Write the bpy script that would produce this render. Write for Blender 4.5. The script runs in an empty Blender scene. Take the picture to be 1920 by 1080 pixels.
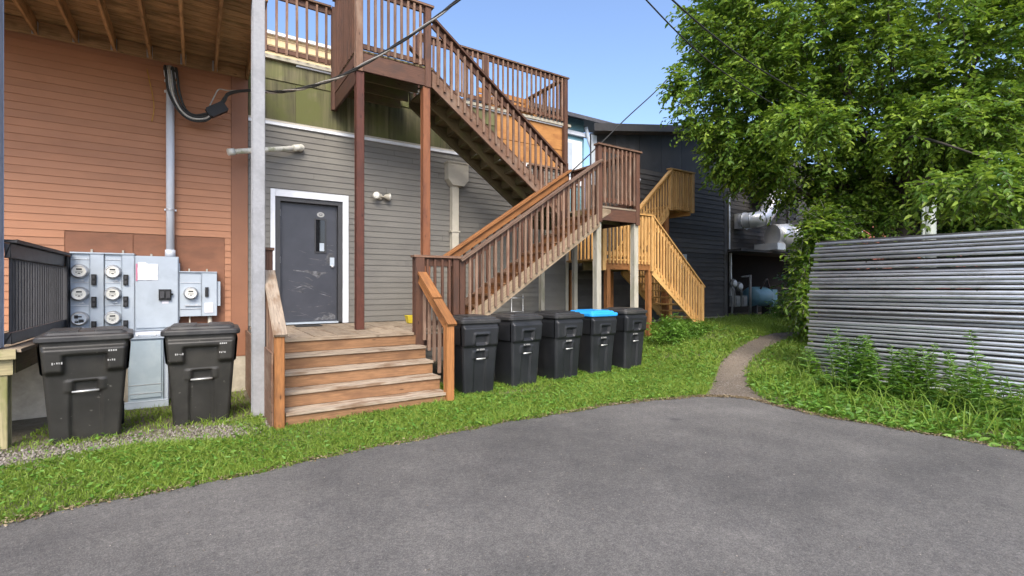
import bpy, bmesh, math, random
import numpy as np
from mathutils import Vector, Matrix
random.seed(7); rng = np.random.default_rng(11)
R = math.radians
S = bpy.context.scene
COL = S.collection

# ------------------------------------------------------------------ camera, sky, sun, exposure
cam_d = bpy.data.cameras.new('camera'); cam = bpy.data.objects.new('camera', cam_d); COL.objects.link(cam)
cam.location = (0, 0, 1.5); cam.rotation_euler = (R(90), 0, R(-33.03))
cam_d.sensor_width = 36; cam_d.lens = 17.04; cam_d.shift_y = -0.0014; cam_d.clip_end = 2000; cam_d.clip_start = 0.05
S.camera = cam
SUN_EL, SUN_X, SUN_Y = 44, -0.42, -0.90            # elevation; horizontal direction towards the sun
w = bpy.data.worlds.new('World'); S.world = w; w.use_nodes = True
nt = w.node_tree; bg = nt.nodes['Background']
sky = nt.nodes.new('ShaderNodeTexSky'); sky.sky_type = 'NISHITA'; sky.sun_disc = False
sky.sun_elevation = R(SUN_EL); sky.sun_rotation = math.atan2(SUN_X, SUN_Y)
sky.altitude = 100; sky.air_density = 0.76; sky.dust_density = 2.6; sky.ozone_density = 2.6
nt.links.new(sky.outputs[0], bg.inputs[0]); bg.inputs[1].default_value = 0.15
sun_d = bpy.data.lights.new('sun', 'SUN'); sun = bpy.data.objects.new('sun', sun_d); COL.objects.link(sun)
sun_d.energy = 1.8; sun_d.angle = R(34); sun_d.color = (1.0, 0.91, 0.76)
hz = math.cos(R(SUN_EL)); nrm = math.hypot(SUN_X, SUN_Y)
sv = Vector((SUN_X / nrm * hz, SUN_Y / nrm * hz, math.sin(R(SUN_EL))))
sun.rotation_euler = sv.to_track_quat('Z', 'Y').to_euler()
S.view_settings.view_transform = 'Standard'; S.view_settings.look = 'None'
S.view_settings.exposure = 1.36; S.view_settings.gamma = 1.0
S.render.engine = 'CYCLES'
S.cycles.use_adaptive_sampling = True; S.cycles.adaptive_threshold = 0.02; S.cycles.max_bounces = 4; S.cycles.diffuse_bounces = 3; S.cycles.glossy_bounces = 2; S.cycles.transmission_bounces = 2; S.cycles.transparent_max_bounces = 4

# ------------------------------------------------------------------ materials
def nodes_of(name):
    m = bpy.data.materials.new(name); m.use_nodes = True
    t = m.node_tree; return m, t, t.nodes, t.links, t.nodes['Principled BSDF']

def coord(N, L, per_object=True, scale=(1, 1, 1)):
    tc = N.new('ShaderNodeTexCoord'); mp = N.new('ShaderNodeMapping'); mp.inputs['Scale'].default_value = scale
    if per_object:
        oi = N.new('ShaderNodeObjectInfo'); mul = N.new('ShaderNodeVectorMath'); mul.operation = 'MULTIPLY_ADD'
        cmb = N.new('ShaderNodeCombineXYZ'); 
        for i in range(3): L.new(oi.outputs['Random'], cmb.inputs[i])
        L.new(cmb.outputs[0], mul.inputs[0]); mul.inputs[1].default_value = (37, 53, 71)
        L.new(tc.outputs['Object'], mul.inputs[2]); L.new(mul.outputs[0], mp.inputs[0])
    else:
        L.new(tc.outputs['Object'], mp.inputs[0])
    return mp.outputs[0]

def noise(N, L, vec, scale, detail=4, rough=0.55):
    n = N.new('ShaderNodeTexNoise'); n.inputs['Scale'].default_value = scale
    n.inputs['Detail'].default_value = detail; n.inputs['Roughness'].default_value = rough
    L.new(vec, n.inputs['Vector']); return n.outputs['Fac']

def ramp(N, L, fac, stops):
    r = N.new('ShaderNodeValToRGB'); e = r.color_ramp.elements
    while len(e) < len(stops): e.new(0.5)
    for el, (p, c) in zip(e, stops):
        el.position = p; el.color = (*c, 1) if len(c) == 3 else c
    L.new(fac, r.inputs[0]); return r.outputs[0]

def mix(N, L, fac, a, b, mode='MIX'):
    m = N.new('ShaderNodeMix'); m.data_type = 'RGBA'; m.blend_type = mode
    for sock, v in ((m.inputs[0], fac), (m.inputs[6], a), (m.inputs[7], b)):
        if isinstance(v, (int, float)): sock.default_value = v
        elif isinstance(v, tuple): sock.default_value = (*v, 1)
        else: L.new(v, sock)
    return m.outputs[2]

def mk(name, col, rough=0.75, var=0.2, scale=6, stretch=(1, 1, 1), bump=0.15, bump_scale=60, metal=0.0,
       rnd=0.12, stain=None, stain_scale=1.6, stain_cut=(0.5, 0.7), spec=0.4, per_object=True, speck=None):
    """plain weathered surface: base colour broken up by noise, tint per piece, stains with their own shape, fine relief"""
    m, t, N, L, B = nodes_of(name)
    v = coord(N, L, per_object, stretch)
    n1 = noise(N, L, v, scale, 4, 0.65)
    dk = tuple(c * (1 - var) for c in col); lt = tuple(min(1, c * (1 + var)) for c in col)
    c = ramp(N, L, n1, [(0.3, dk), (0.7, lt)])
    if stain:
        v2 = coord(N, L, per_object, (1, 1, 1)); n2 = noise(N, L, v2, stain_scale, 4, 0.6)
        c = mix(N, L, ramp(N, L, n2, [(stain_cut[0], (0, 0, 0)), (stain_cut[1], (1, 1, 1))]), c, stain)
    if speck:
        v3 = coord(N, L, per_object, (1, 1, 1)); n3 = noise(N, L, v3, speck[1], 2, 0.5)
        c = mix(N, L, ramp(N, L, n3, [(speck[2], (0, 0, 0)), (speck[2] + 0.04, (1, 1, 1))]), c, speck[0])
    if rnd:
        oi = N.new('ShaderNodeObjectInfo'); mr = N.new('ShaderNodeMapRange')
        L.new(oi.outputs['Random'], mr.inputs[0]); mr.inputs[3].default_value = 1 - rnd; mr.inputs[4].default_value = 1 + rnd
        hs = N.new('ShaderNodeHueSaturation'); L.new(mr.outputs[0], hs.inputs['Value']); L.new(c, hs.inputs['Color']); c = hs.outputs[0]
    L.new(c, B.inputs['Base Color'])
    rr = N.new('ShaderNodeMapRange'); L.new(n1, rr.inputs[0]); rr.inputs[3].default_value = max(0, rough - 0.1); rr.inputs[4].default_value = min(1, rough + 0.1)
    L.new(rr.outputs[0], B.inputs['Roughness'])
    B.inputs['Metallic'].default_value = metal; B.inputs['Specular IOR Level'].default_value = spec
    if bump:
        nb = noise(N, L, v, bump_scale, 1, 0.6); bp = N.new('ShaderNodeBump'); bp.inputs['Strength'].default_value = bump
        bp.inputs['Distance'].default_value = 0.004; L.new(nb, bp.inputs['Height']); L.new(bp.outputs[0], B.inputs['Normal'])
    return m

def wood(name, col, rough=0.75, var=0.3, rnd=0.18, stain=None, cut=(0.5, 0.68), spec=0.3, grain=1.0, stain_scale=2.2):
    """sawn lumber, grain along the local X axis, knots, weathering patches"""
    m, t, N, L, B = nodes_of(name)
    v = coord(N, L, True, (0.9, 14, 14)); n1 = noise(N, L, v, 5, 4, 0.7)
    dk = tuple(c * (1 - var) for c in col); lt = tuple(min(1, c * (1 + var)) for c in col)
    c = ramp(N, L, n1, [(0.28, dk), (0.5, col), (0.75, lt)])
    v2 = coord(N, L, True, (1.2, 3, 3)); n2 = noise(N, L, v2, stain_scale, 3, 0.6)
    if stain: c = mix(N, L, ramp(N, L, n2, [(cut[0], (0, 0, 0)), (cut[1], (1, 1, 1))]), c, stain)
    vo = N.new('ShaderNodeTexVoronoi'); vo.inputs['Scale'].default_value = 3.0
    L.new(coord(N, L, True, (1.0, 3.2, 3.2)), vo.inputs['Vector'])
    kn = ramp(N, L, vo.outputs['Distance'], [(0.05, (1, 1, 1)), (0.11, (0, 0, 0))])
    c = mix(N, L, kn, c, tuple(x * 0.35 for x in col))
    oi = N.new('ShaderNodeObjectInfo'); mr = N.new('ShaderNodeMapRange'); L.new(oi.outputs['Random'], mr.inputs[0])
    mr.inputs[3].default_value = 1 - rnd; mr.inputs[4].default_value = 1 + rnd
    hs = N.new('ShaderNodeHueSaturation'); L.new(mr.outputs[0], hs.inputs['Value']); L.new(c, hs.inputs['Color'])
    L.new(hs.outputs[0], B.inputs['Base Color']); B.inputs['Roughness'].default_value = rough; B.inputs['Specular IOR Level'].default_value = spec
    bp = N.new('ShaderNodeBump'); bp.inputs['Strength'].default_value = 0.35 * grain; bp.inputs['Distance'].default_value = 0.004
    L.new(n1, bp.inputs['Height']); L.new(bp.outputs[0], B.inputs['Normal'])
    return m

def leaf(name, c0, c1, c2, trans=0.35, rough=0.45):
    m, t, N, L, B = nodes_of(name)
    at = N.new('ShaderNodeAttribute'); at.attribute_name = 'tint'
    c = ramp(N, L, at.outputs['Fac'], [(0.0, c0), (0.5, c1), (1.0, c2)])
    L.new(c, B.inputs['Base Color']); B.inputs['Roughness'].default_value = rough; B.inputs['Specular IOR Level'].default_value = 0.35
    tr = N.new('ShaderNodeBsdfTranslucent'); cc = mix(N, L, 0.35, c, (0.35, 0.5, 0.03)); L.new(cc, tr.inputs[0])
    ms = N.new('ShaderNodeMixShader'); ms.inputs[0].default_value = trans
    L.new(B.outputs[0], ms.inputs[1]); L.new(tr.outputs[0], ms.inputs[2]); L.new(ms.outputs[0], N['Material Output'].inputs[0])
    return m

MT = {}
MT['orange'] = mk('orange paint', (0.39, 0.180, 0.094), 0.6, 0.08, 2.5, (0.5, 1, 1), 0.1, 120, rnd=0.05, stain=(0.35, 0.158, 0.080), stain_scale=1.2)
MT['corner'] = mk('brown trim paint', (0.26, 0.115, 0.062), 0.6, 0.08, 3, rnd=0.03)
MT['ply'] = mk('brown plywood', (0.23, 0.10, 0.055), 0.7, 0.18, 3, (3, 1, 0.7), 0.2, 50, rnd=0.06, stain=(0.29, 0.13, 0.07))
MT['concrete'] = mk('foundation concrete', (0.40, 0.36, 0.29), 0.9, 0.22, 5, bump=0.5, bump_scale=25, stain=(0.25, 0.21, 0.16), rnd=0.05)
MT['greysid'] = mk('grey siding paint', (0.160, 0.152, 0.134), 0.6, 0.06, 2, (0.6, 1, 1), 0.08, 120, rnd=0.05, stain=(0.132, 0.125, 0.112), stain_scale=1.1)
MT['white'] = mk('white trim paint', (0.72, 0.74, 0.78), 0.5, 0.05, 6, bump=0.08, rnd=0.02, stain=(0.58, 0.60, 0.63), stain_scale=3)
MT['moss'] = mk('mossy plywood', (0.105, 0.096, 0.052), 0.85, 0.8, 1.7, (6, 6, 0.30), 0.3, 30, rnd=0.22, stain=(0.098, 0.105, 0.034), stain_scale=1.4, stain_cut=(0.42, 0.62))
MT['tanply'] = wood('stained plywood', (0.36, 0.17, 0.055), 0.75, 0.2, 0.06, (0.28, 0.12, 0.04))
MT['brown'] = wood('red brown stained lumber', (0.092, 0.044, 0.028), 0.65, 0.3, 0.22, (0.066, 0.036, 0.026))
MT['brownw'] = wood('weathered brown lumber', (0.155, 0.088, 0.058), 0.75, 0.32, 0.22, (0.21, 0.145, 0.105), (0.48, 0.7))
MT['redpost'] = wood('red brown post', (0.080, 0.027, 0.018), 0.6, 0.25, 0.05, (0.055, 0.021, 0.015))
MT['cedar'] = wood('orange cedar stain', (0.265, 0.115, 0.040), 0.7, 0.4, 0.2, (0.185, 0.080, 0.032))
MT['tread'] = wood('worn tread', (0.315, 0.255, 0.195), 0.85, 0.42, 0.16, (0.19, 0.125, 0.080), (0.48, 0.64))
MT['deckfl'] = wood('worn deck floor', (0.28, 0.225, 0.165), 0.85, 0.32, 0.18, (0.20, 0.145, 0.10))
MT['riser'] = wood('riser board', (0.205, 0.110, 0.055), 0.8, 0.42, 0.2, (0.145, 0.076, 0.040))
MT['greywood'] = wood('silver grey wood', (0.36, 0.335, 0.275), 0.85, 0.25, 0.1, (0.27, 0.26, 0.19))
MT['mossbeam'] = wood('damp mossy timber', (0.125, 0.095, 0.048), 0.85, 0.35, 0.2, (0.115, 0.11, 0.04))
MT['yellow'] = wood('new yellow pine', (0.58, 0.35, 0.135), 0.68, 0.28, 0.16, (0.48, 0.265, 0.09))
MT['joist'] = wood('old joist', (0.46, 0.27, 0.125), 0.8, 0.35, 0.2, (0.24, 0.14, 0.06))
MT['dplank'] = wood('old deck underside', (0.42, 0.265, 0.13), 0.85, 0.5, 0.3, (0.22, 0.145, 0.065))
MT['postgrey'] = mk('grey painted post', (0.27, 0.275, 0.29), 0.6, 0.10, 3, (8, 8, 0.7), 0.2, 40, rnd=0.03, stain=(0.21, 0.215, 0.225), stain_scale=4)
MT['postblue'] = mk('slate blue post paint', (0.35, 0.385, 0.45), 0.6, 0.08, 3, bump=0.1, rnd=0.02)
MT['mosspost'] = wood('mossy post', (0.30, 0.26, 0.15), 0.9, 0.3, 0.1, (0.17, 0.17, 0.07))
MT['darkmetal'] = mk('charcoal paint', (0.045, 0.045, 0.048), 0.5, 0.15, 8, bump=0.05, rnd=0.15)
MT['cab'] = mk('electrical grey', (0.42, 0.475, 0.53), 0.45, 0.05, 4, bump=0.04, rnd=0.04, stain=(0.37, 0.42, 0.47), stain_scale=3)
MT['cab2'] = mk('cabinet green grey', (0.33, 0.40, 0.44), 0.4, 0.07, 4, bump=0.04, rnd=0.02, stain=(0.38, 0.45, 0.48), stain_scale=5)
MT['galv'] = mk('galvanised steel', (0.62, 0.63, 0.64), 0.42, 0.12, 9, bump=0.06, metal=0.7, rnd=0.12, spec=0.5)
MT['conduit'] = mk('grey conduit', (0.62, 0.65, 0.69), 0.45, 0.05, 5, bump=0.02, rnd=0.02)
MT['black'] = mk('black rubber', (0.014, 0.014, 0.015), 0.5, 0.2, 10, bump=0.05, rnd=0.05)
MT['cable'] = mk('weathered cable', (0.028, 0.028, 0.026), 0.55, 0.3, 14, bump=0.1)
MT['barecable'] = mk('bare neutral wire', (0.42, 0.40, 0.36), 0.5, 0.25, 30, metal=0.5)
MT['yellowwire'] = mk('yellow wire', (0.50, 0.27, 0.04), 0.5)
MT['paper'] = mk('white paper', (0.80, 0.78, 0.82), 0.7, 0.05, 20, rnd=0, bump=0.05)
MT['pink'] = mk('pink paper edge', (0.62, 0.22, 0.32), 0.7, 0.05)
MT['cream'] = mk('cream plastic', (0.47, 0.435, 0.36), 0.5, 0.08, 6, rnd=0.02, stain=(0.45, 0.42, 0.34), stain_scale=5)
MT['pvc'] = mk('mildewed pvc', (0.66, 0.64, 0.56), 0.5, 0.12, 8, rnd=0.02, stain=(0.36, 0.36, 0.24), stain_scale=7, stain_cut=(0.5, 0.66))
MT['dial'] = mk('meter dial', (0.74, 0.73, 0.66), 0.4, 0.05, 15, rnd=0.06, bump=0)
MT['ink'] = mk('black ink', (0.02, 0.02, 0.02), 0.6, 0.1, bump=0)
MT['binplastic'] = mk('bin plastic', (0.022, 0.021, 0.019), 0.42, 0.25, 4, bump=0.25, bump_scale=220, rnd=0.10, stain=(0.033, 0.031, 0.027), stain_scale=2.5, speck=((0.085, 0.08, 0.072), 26, 0.72))
MT['lid'] = mk('bin lid plastic', (0.030, 0.030, 0.031), 0.40, 0.2, 4, bump=0.2, bump_scale=200, rnd=0.10, stain=(0.058, 0.056, 0.052), stain_scale=3, speck=((0.15, 0.14, 0.12), 30, 0.72))
MT['bluelid'] = mk('blue lid plastic', (0.025, 0.30, 0.72), 0.38, 0.08, 5, bump=0.1, rnd=0.02)
MT['mark'] = mk('white stamp', (0.36, 0.36, 0.35), 0.6, 0.15, 40, bump=0)
MT['steelbar'] = mk('catch bar', (0.62, 0.62, 0.60), 0.35, 0.1, 20, metal=0.6)
MT['blackbd'] = mk('black siding', (0.056, 0.053, 0.051), 0.7, 0.2, 3, (0.6, 1, 1), 0.2, 60, rnd=0.25, stain=(0.068, 0.065, 0.062), spec=0.2)
MT['recess_shade'] = mk('shade darkened black', (0.009, 0.0085, 0.008), 0.8, 0.3, 3, spec=0.1)  # shade of the recess under the canopy, put into the wall colour
MT['gasgrey'] = mk('gas meter grey', (0.16, 0.165, 0.165), 0.5, 0.2, 6)
MT['alushade'] = mk('shade darkened rusty tube', (0.12, 0.118, 0.11), 0.5, 0.4, 3, (1.0, 10, 10), 0.15, 30, metal=0.4, rnd=0.4, stain=(0.07, 0.05, 0.035), stain_scale=2.5)  # back tubes: shade of the gaps put into the colour, plus rusty stain
MT['tar'] = mk('tar paper', (0.036, 0.036, 0.038), 0.65, 0.25, 2, (1, 1, 0.4), 0.3, 12, rnd=0.2, stain=(0.05, 0.052, 0.058), stain_scale=2)
MT['duct'] = mk('bright duct metal', (0.78, 0.78, 0.79), 0.36, 0.05, 5, bump=0, metal=0.35, rnd=0.06)
MT['alu'] = mk('aluminium tube', (0.76, 0.77, 0.78), 0.30, 0.16, 3, (1.0, 10, 10), 0.15, 30, metal=0.6, rnd=0.25, stain=(0.55, 0.555, 0.55), stain_scale=2.5, speck=((0.18, 0.16, 0.13), 9, 0.73))
MT['pole'] = mk('green grey pole', (0.34, 0.38, 0.36), 0.5, 0.12, 4, rnd=0)
MT['teal'] = mk('teal siding paint', (0.15, 0.29, 0.33), 0.6, 0.06, 3, rnd=0.04)
MT['shingle'] = mk('asphalt shingles', (0.075, 0.075, 0.085), 0.9, 0.3, 14, (1, 1, 1), 0.5, 30, rnd=0.08)
MT['tan'] = mk('tan shingle siding', (0.52, 0.40, 0.23), 0.75, 0.12, 4, rnd=0.08)
MT['bark'] = mk('bark', (0.06, 0.05, 0.04), 0.9, 0.35, 6, (1, 1, 0.3), 0.8, 20, rnd=0.1)
MT['palebark'] = mk('pale bark', (0.34, 0.32, 0.28), 0.9, 0.4, 7, (1, 1, 3), 0.5, 20, rnd=0.1)
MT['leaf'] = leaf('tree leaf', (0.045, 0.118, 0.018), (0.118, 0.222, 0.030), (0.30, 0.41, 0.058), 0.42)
MT['leafdk'] = leaf('dark hedge leaf', (0.025, 0.07, 0.014), (0.045, 0.11, 0.02), (0.08, 0.17, 0.025), 0.3)
MT['grass'] = leaf('grass blade', (0.10, 0.165, 0.022), (0.185, 0.285, 0.036), (0.30, 0.38, 0.075), 0.35, 0.55)
MT['weed'] = leaf('weed leaf', (0.06, 0.15, 0.02), (0.10, 0.22, 0.03), (0.18, 0.32, 0.045), 0.3)
MT['litter'] = leaf('dry litter', (0.10, 0.07, 0.04), (0.19, 0.14, 0.085), (0.30, 0.24, 0.15), 0.1, 0.8)
MT['stones'] = leaf('gravel stone', (0.10, 0.085, 0.07), (0.19, 0.165, 0.14), (0.32, 0.29, 0.26), 0.0, 0.9)
MT['tyre'] = mk('tyre', (0.012, 0.012, 0.012), 0.7)
MT['toy'] = mk('yellow plastic', (0.48, 0.38, 0.03), 0.5, 0.15)
MT['bluetarp'] = mk('blue tank paint', (0.10, 0.22, 0.30), 0.5, 0.15)
MT['rubmat'] = mk('dark mat', (0.03, 0.03, 0.03), 0.9)
MT['scrape'] = mk('scraped bare paint', (0.125, 0.127, 0.135), 0.85, 0.6, 14, bump=0, rnd=0.25, spec=0.1)
MT['stringer'] = wood('weathered stringer', (0.235, 0.180, 0.120), 0.85, 0.4, 0.12, (0.15, 0.11, 0.07))
MT['balgrey'] = wood('sun bleached baluster', (0.20, 0.130, 0.092), 0.8, 0.35, 0.28, (0.14, 0.08, 0.055))
MT['redpost2'] = wood('orange brown post', (0.20, 0.078, 0.036), 0.6, 0.25, 0.05, (0.13, 0.05, 0.028))
MT['binblue'] = mk('bluish bin plastic', (0.0155, 0.017, 0.020), 0.42, 0.22, 4, bump=0.25, bump_scale=220, rnd=0.12, stain=(0.023, 0.024, 0.027), stain_scale=2.5, speck=((0.07, 0.068, 0.065), 26, 0.74))

def glass_mat():
    m, t, N, L, B = nodes_of('dark window glass')
    B.inputs['Base Color'].default_value = (0.012, 0.013, 0.015, 1); B.inputs['Roughness'].default_value = 0.06
    B.inputs['Specular IOR Level'].default_value = 0.6; return m
MT['glass'] = glass_mat()

def soil_mat():
    m, t, N, L, B = nodes_of('soil')
    v = coord(N, L, False); n = noise(N, L, v, 3, 8, 0.65); n2 = noise(N, L, v, 60, 3, 0.6)
    c = ramp(N, L, n, [(0.3, (0.075, 0.062, 0.038)), (0.5, (0.13, 0.115, 0.07)), (0.7, (0.20, 0.175, 0.13))])
    c = mix(N, L, 0.5, c, ramp(N, L, n2, [(0.3, (0.35, 0.35, 0.35)), (0.7, (1, 1, 1))]), 'MULTIPLY')
    L.new(c, B.inputs['Base Color']); B.inputs['Roughness'].default_value = 0.95
    bp = N.new('ShaderNodeBump'); bp.inputs['Strength'].default_value = 0.7; bp.inputs['Distance'].default_value = 0.02
    L.new(n2, bp.inputs['Height']); L.new(bp.outputs[0], B.inputs['Normal']); return m
MT['soil'] = soil_mat()

def asphalt_mat(name, dark, mid, light, patch=0.35):
    m, t, N, L, B = nodes_of(name)
    v = coord(N, L, False)
    fine = noise(N, L, v, 120, 3, 0.8); mid_n = noise(N, L, v, 30, 4, 0.75); big = noise(N, L, v, 0.42, 6, 0.62); med = noise(N, L, v, 1.9, 5, 0.7)
    c = ramp(N, L, fine, [(0.32, dark), (0.52, mid), (0.72, light)])
    c = mix(N, L, 0.55, c, ramp(N, L, mid_n, [(0.3, (0.55, 0.55, 0.55)), (0.7, (1.35, 1.33, 1.30))]), 'MULTIPLY')
    c = mix(N, L, 0.85, c, ramp(N, L, big, [(0.32, (1 - patch,) * 3), (0.68, (1 + patch, 1 + patch * 0.96, 1 + patch * 0.9))]), 'MULTIPLY')
    c = mix(N, L, 0.6, c, ramp(N, L, med, [(0.3, (0.72, 0.72, 0.74)), (0.7, (1.28, 1.27, 1.24))]), 'MULTIPLY')
    spots = noise(N, L, v, 1.9, 1, 0.4); c = mix(N, L, ramp(N, L, spots, [(0.205, (0.6, 0.6, 0.6)), (0.235, (0, 0, 0))]), c, tuple(x * 0.6 for x in dark))
    vo = N.new('ShaderNodeTexVoronoi'); vo.inputs['Scale'].default_value = 55; L.new(v, vo.inputs['Vector'])
    sp = ramp(N, L, vo.outputs['Distance'], [(0.07, (0.7, 0.7, 0.7)), (0.13, (0, 0, 0))])
    c = mix(N, L, sp, c, tuple(min(1, x * 1.7) for x in light))
    L.new(c, B.inputs['Base Color']); B.inputs['Roughness'].default_value = 0.85; B.inputs['Specular IOR Level'].default_value = 0.35
    ad = N.new('ShaderNodeMath'); ad.operation = 'ADD'; L.new(fine, ad.inputs[0]); L.new(mid_n, ad.inputs[1])
    bp = N.new('ShaderNodeBump'); bp.inputs['Strength'].default_value = 0.6; bp.inputs['Distance'].default_value = 0.006
    L.new(ad.outputs[0], bp.inputs['Height']); L.new(bp.outputs[0], B.inputs['Normal']); return m
MT['asphalt'] = asphalt_mat('asphalt', (0.076, 0.074, 0.073), (0.115, 0.111, 0.107), (0.175, 0.168, 0.160), 0.36)
MT['path'] = asphalt_mat('packed gravel path', (0.10, 0.08, 0.06), (0.165, 0.135, 0.105), (0.29, 0.25, 0.20), 0.3)

def brick_mat():
    m, t, N, L, B = nodes_of('far brick')
    v = coord(N, L, False); b = N.new('ShaderNodeTexBrick'); b.inputs['Scale'].default_value = 4.5
    mp = N.new('ShaderNodeMapping'); mp.inputs['Rotation'].default_value = (R(90), 0, 0); L.new(v, mp.inputs[0]); L.new(mp.outputs[0], b.inputs['Vector'])
    b.inputs['Color1'].default_value = (0.36, 0.10, 0.065, 1); b.inputs['Color2'].default_value = (0.29, 0.085, 0.06, 1); b.inputs['Mortar'].default_value = (0.24, 0.15, 0.12, 1)
    L.new(b.outputs[0], B.inputs['Base Color']); B.inputs['Roughness'].default_value = 0.9; return m
MT['brick'] = brick_mat()

def door_mat():
    m, t, N, L, B = nodes_of('scuffed door paint')
    v = coord(N, L, False)
    n = noise(N, L, v, 3, 5); base = ramp(N, L, n, [(0.3, (0.034, 0.037, 0.048)), (0.7, (0.048, 0.051, 0.064))])
    sep = N.new('ShaderNodeSeparateXYZ'); L.new(v, sep.inputs[0])
    a = N.new('ShaderNodeMapping'); a.inputs['Scale'].default_value = (2.2, 1, 9); a.inputs['Rotation'].default_value = (0, R(14), 0); L.new(v, a.inputs[0])
    s = ramp(N, L, noise(N, L, a.outputs[0], 6, 5, 0.75), [(0.66, (0, 0, 0)), (0.74, (0.5, 0.5, 0.5))])      # light rubbed scuffs
    c = mix(N, L, s, base, (0.20, 0.205, 0.22)); L.new(c, B.inputs['Base Color']); B.inputs['Roughness'].default_value = 0.45; return m
MT['door'] = door_mat()

# ------------------------------------------------------------------ building helpers
WM = {}                                    # world matrix of every object made here
def link(name, data, M=Matrix(), parent=None):
    o = bpy.data.objects.new(name, data); COL.objects.link(o)
    WM[o.name] = M.copy()
    if parent is not None:
        o.parent = parent; o.matrix_parent_inverse = Matrix(); o.matrix_basis = WM[parent.name].inverted() @ M
    else: o.matrix_basis = M
    return o
def tag(o, label=None, cat=None, group=None, kind=None):
    for k, v in (('label', label), ('category', cat), ('group', group), ('kind', kind)):
        if v: o[k] = v
    return o
def thing(name, label, cat, loc=(0, 0, 0), rz=0, group=None):
    o = link(name, None, Matrix.Translation(loc) @ Matrix.Rotation(rz, 4, 'Z')); o.empty_display_size = 0.2
    return tag(o, label, cat, group)

class MB:
    """collects shapes and links them as ONE mesh object"""
    def __init__(s): s.v = []; s.f = []; s.sm = []
    def add(s, vs, fs, M=None, smooth=False):
        k = len(s.v)
        for p in vs:
            p = Vector(p); s.v.append(tuple(M @ p) if M else tuple(p))
        for f in fs: s.f.append(tuple(i + k for i in f)); s.sm.append(smooth)
        return s
    def box(s, x0, x1, y0, y1, z0, z1, M=None):
        return s.add([(x, y, z) for x in (x0, x1) for y in (y0, y1) for z in (z0, z1)],
                     [(0, 1, 3, 2), (4, 6, 7, 5), (0, 4, 5, 1), (2, 3, 7, 6), (0, 2, 6, 4), (1, 5, 7, 3)], M)
    def tube(s, pts, r, n=8, cap=True, smooth=True):
        pts = [Vector(p) for p in pts]; rs = r if isinstance(r, (list, tuple)) else [r] * len(pts)
        vs = []; up = None
        for i, p in enumerate(pts):
            d = (pts[min(i + 1, len(pts) - 1)] - pts[max(i - 1, 0)]).normalized()
            if up is None: up = Vector((0, 0, 1)) if abs(d.z) < 0.9 else Vector((1, 0, 0))
            x = d.cross(up).normalized(); y = x.cross(d).normalized(); up = y
            for j in range(n):
                a = 2 * math.pi * j / n; vs.append(p + (x * math.cos(a) + y * math.sin(a)) * rs[i])
        fs = []
        for i in range(len(pts) - 1):
            for j in range(n): fs.append((i * n + j, i * n + (j + 1) % n, (i + 1) * n + (j + 1) % n, (i + 1) * n + j))
        s.add(vs, fs, None, smooth)
        if cap:
            k = len(s.v) - len(vs); s.f += [tuple(k + j for j in reversed(range(n))), tuple(k + (len(pts) - 1) * n + j for j in range(n))]; s.sm += [False, False]
        return s
    def lathe(s, prof, M=None, n=16, smooth=True, close=True):
        vs = [(r * math.cos(2 * math.pi * j / n), r * math.sin(2 * math.pi * j / n), z) for r, z in prof for j in range(n)]
        fs = [(i * n + j, i * n + (j + 1) % n, (i + 1) * n + (j + 1) % n, (i + 1) * n + j) for i in range(len(prof) - 1) for j in range(n)]
        if close: fs += [tuple(reversed(range(n))), tuple((len(prof) - 1) * n + j for j in range(n))]
        return s.add(vs, fs, M, smooth)
    def prism(s, poly, y0, y1, skew=0.0):  # polygon in XZ, extruded along Y
        n = len(poly); vs = [(x, y0, z) for x, z in poly] + [(x + skew * (y1 - y0), y1, z) for x, z in poly]
        fs = [tuple(range(n)), tuple(reversed(range(n, 2 * n)))] + [(i, i + n, (i + 1) % n + n, (i + 1) % n) for i in range(n)]
        return s.add(vs, fs)
    def mesh(s, name, mat):
        me = bpy.data.meshes.new(name); me.from_pydata(s.v, [], s.f); me.materials.append(MT[mat])
        me.polygons.foreach_set('use_smooth', s.sm); me.update()
        bm = bmesh.new(); bm.from_mesh(me); bmesh.ops.recalc_face_normals(bm, faces=bm.faces); bm.to_mesh(me); bm.free()
        return me
    def build(s, name, mat, parent=None, M=None):
        M = M or (Matrix.Translation(s.centre()) if parent is not None or True else Matrix())
        inv = M.inverted(); s.v = [tuple(inv @ Vector(p)) for p in s.v]
        return link(name, s.mesh(name, mat), M, parent)
    def centre(s):
        a = np.array(s.v); c = (a.min(0) + a.max(0)) / 2; c[2] = a[:, 2].min(); return Vector(c)

BOX = {}
def box_mesh(l, w, t, mat, bev):
    key = (round(l, 3), round(w, 4), round(t, 4), mat)
    if key not in BOX:
        me = bpy.data.meshes.new(mat)
        if bev and min(w, t) > 0.02:
            b = min(0.006, min(w, t) * 0.12); h = (w / 2, t / 2); q = []
            for sy, sz in ((-1, -1), (1, -1), (1, 1), (-1, 1)):   # chamfered section
                a = (sy * (h[0] - b), sz * h[1]); c = (sy * h[0], sz * (h[1] - b))
                q += [a, c] if sy * sz > 0 else [c, a]
            vs = [(-l / 2, y, z) for y, z in q] + [(l / 2, y, z) for y, z in q]
            fs = [tuple(range(8)), tuple(reversed(range(8, 16)))] + [(i, i + 8, (i + 1) % 8 + 8, (i + 1) % 8) for i in range(8)]
            me.from_pydata(vs, [], fs)
            bm = bmesh.new(); bm.from_mesh(me); bmesh.ops.recalc_face_normals(bm, faces=bm.faces); bm.to_mesh(me); bm.free()
        else:
            mb = MB().box(-l / 2, l / 2, -w / 2, w / 2, -t / 2, t / 2); me.from_pydata(mb.v, [], mb.f)
        me.materials.append(MT[mat]); BOX[key] = me
    return BOX[key]
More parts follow.
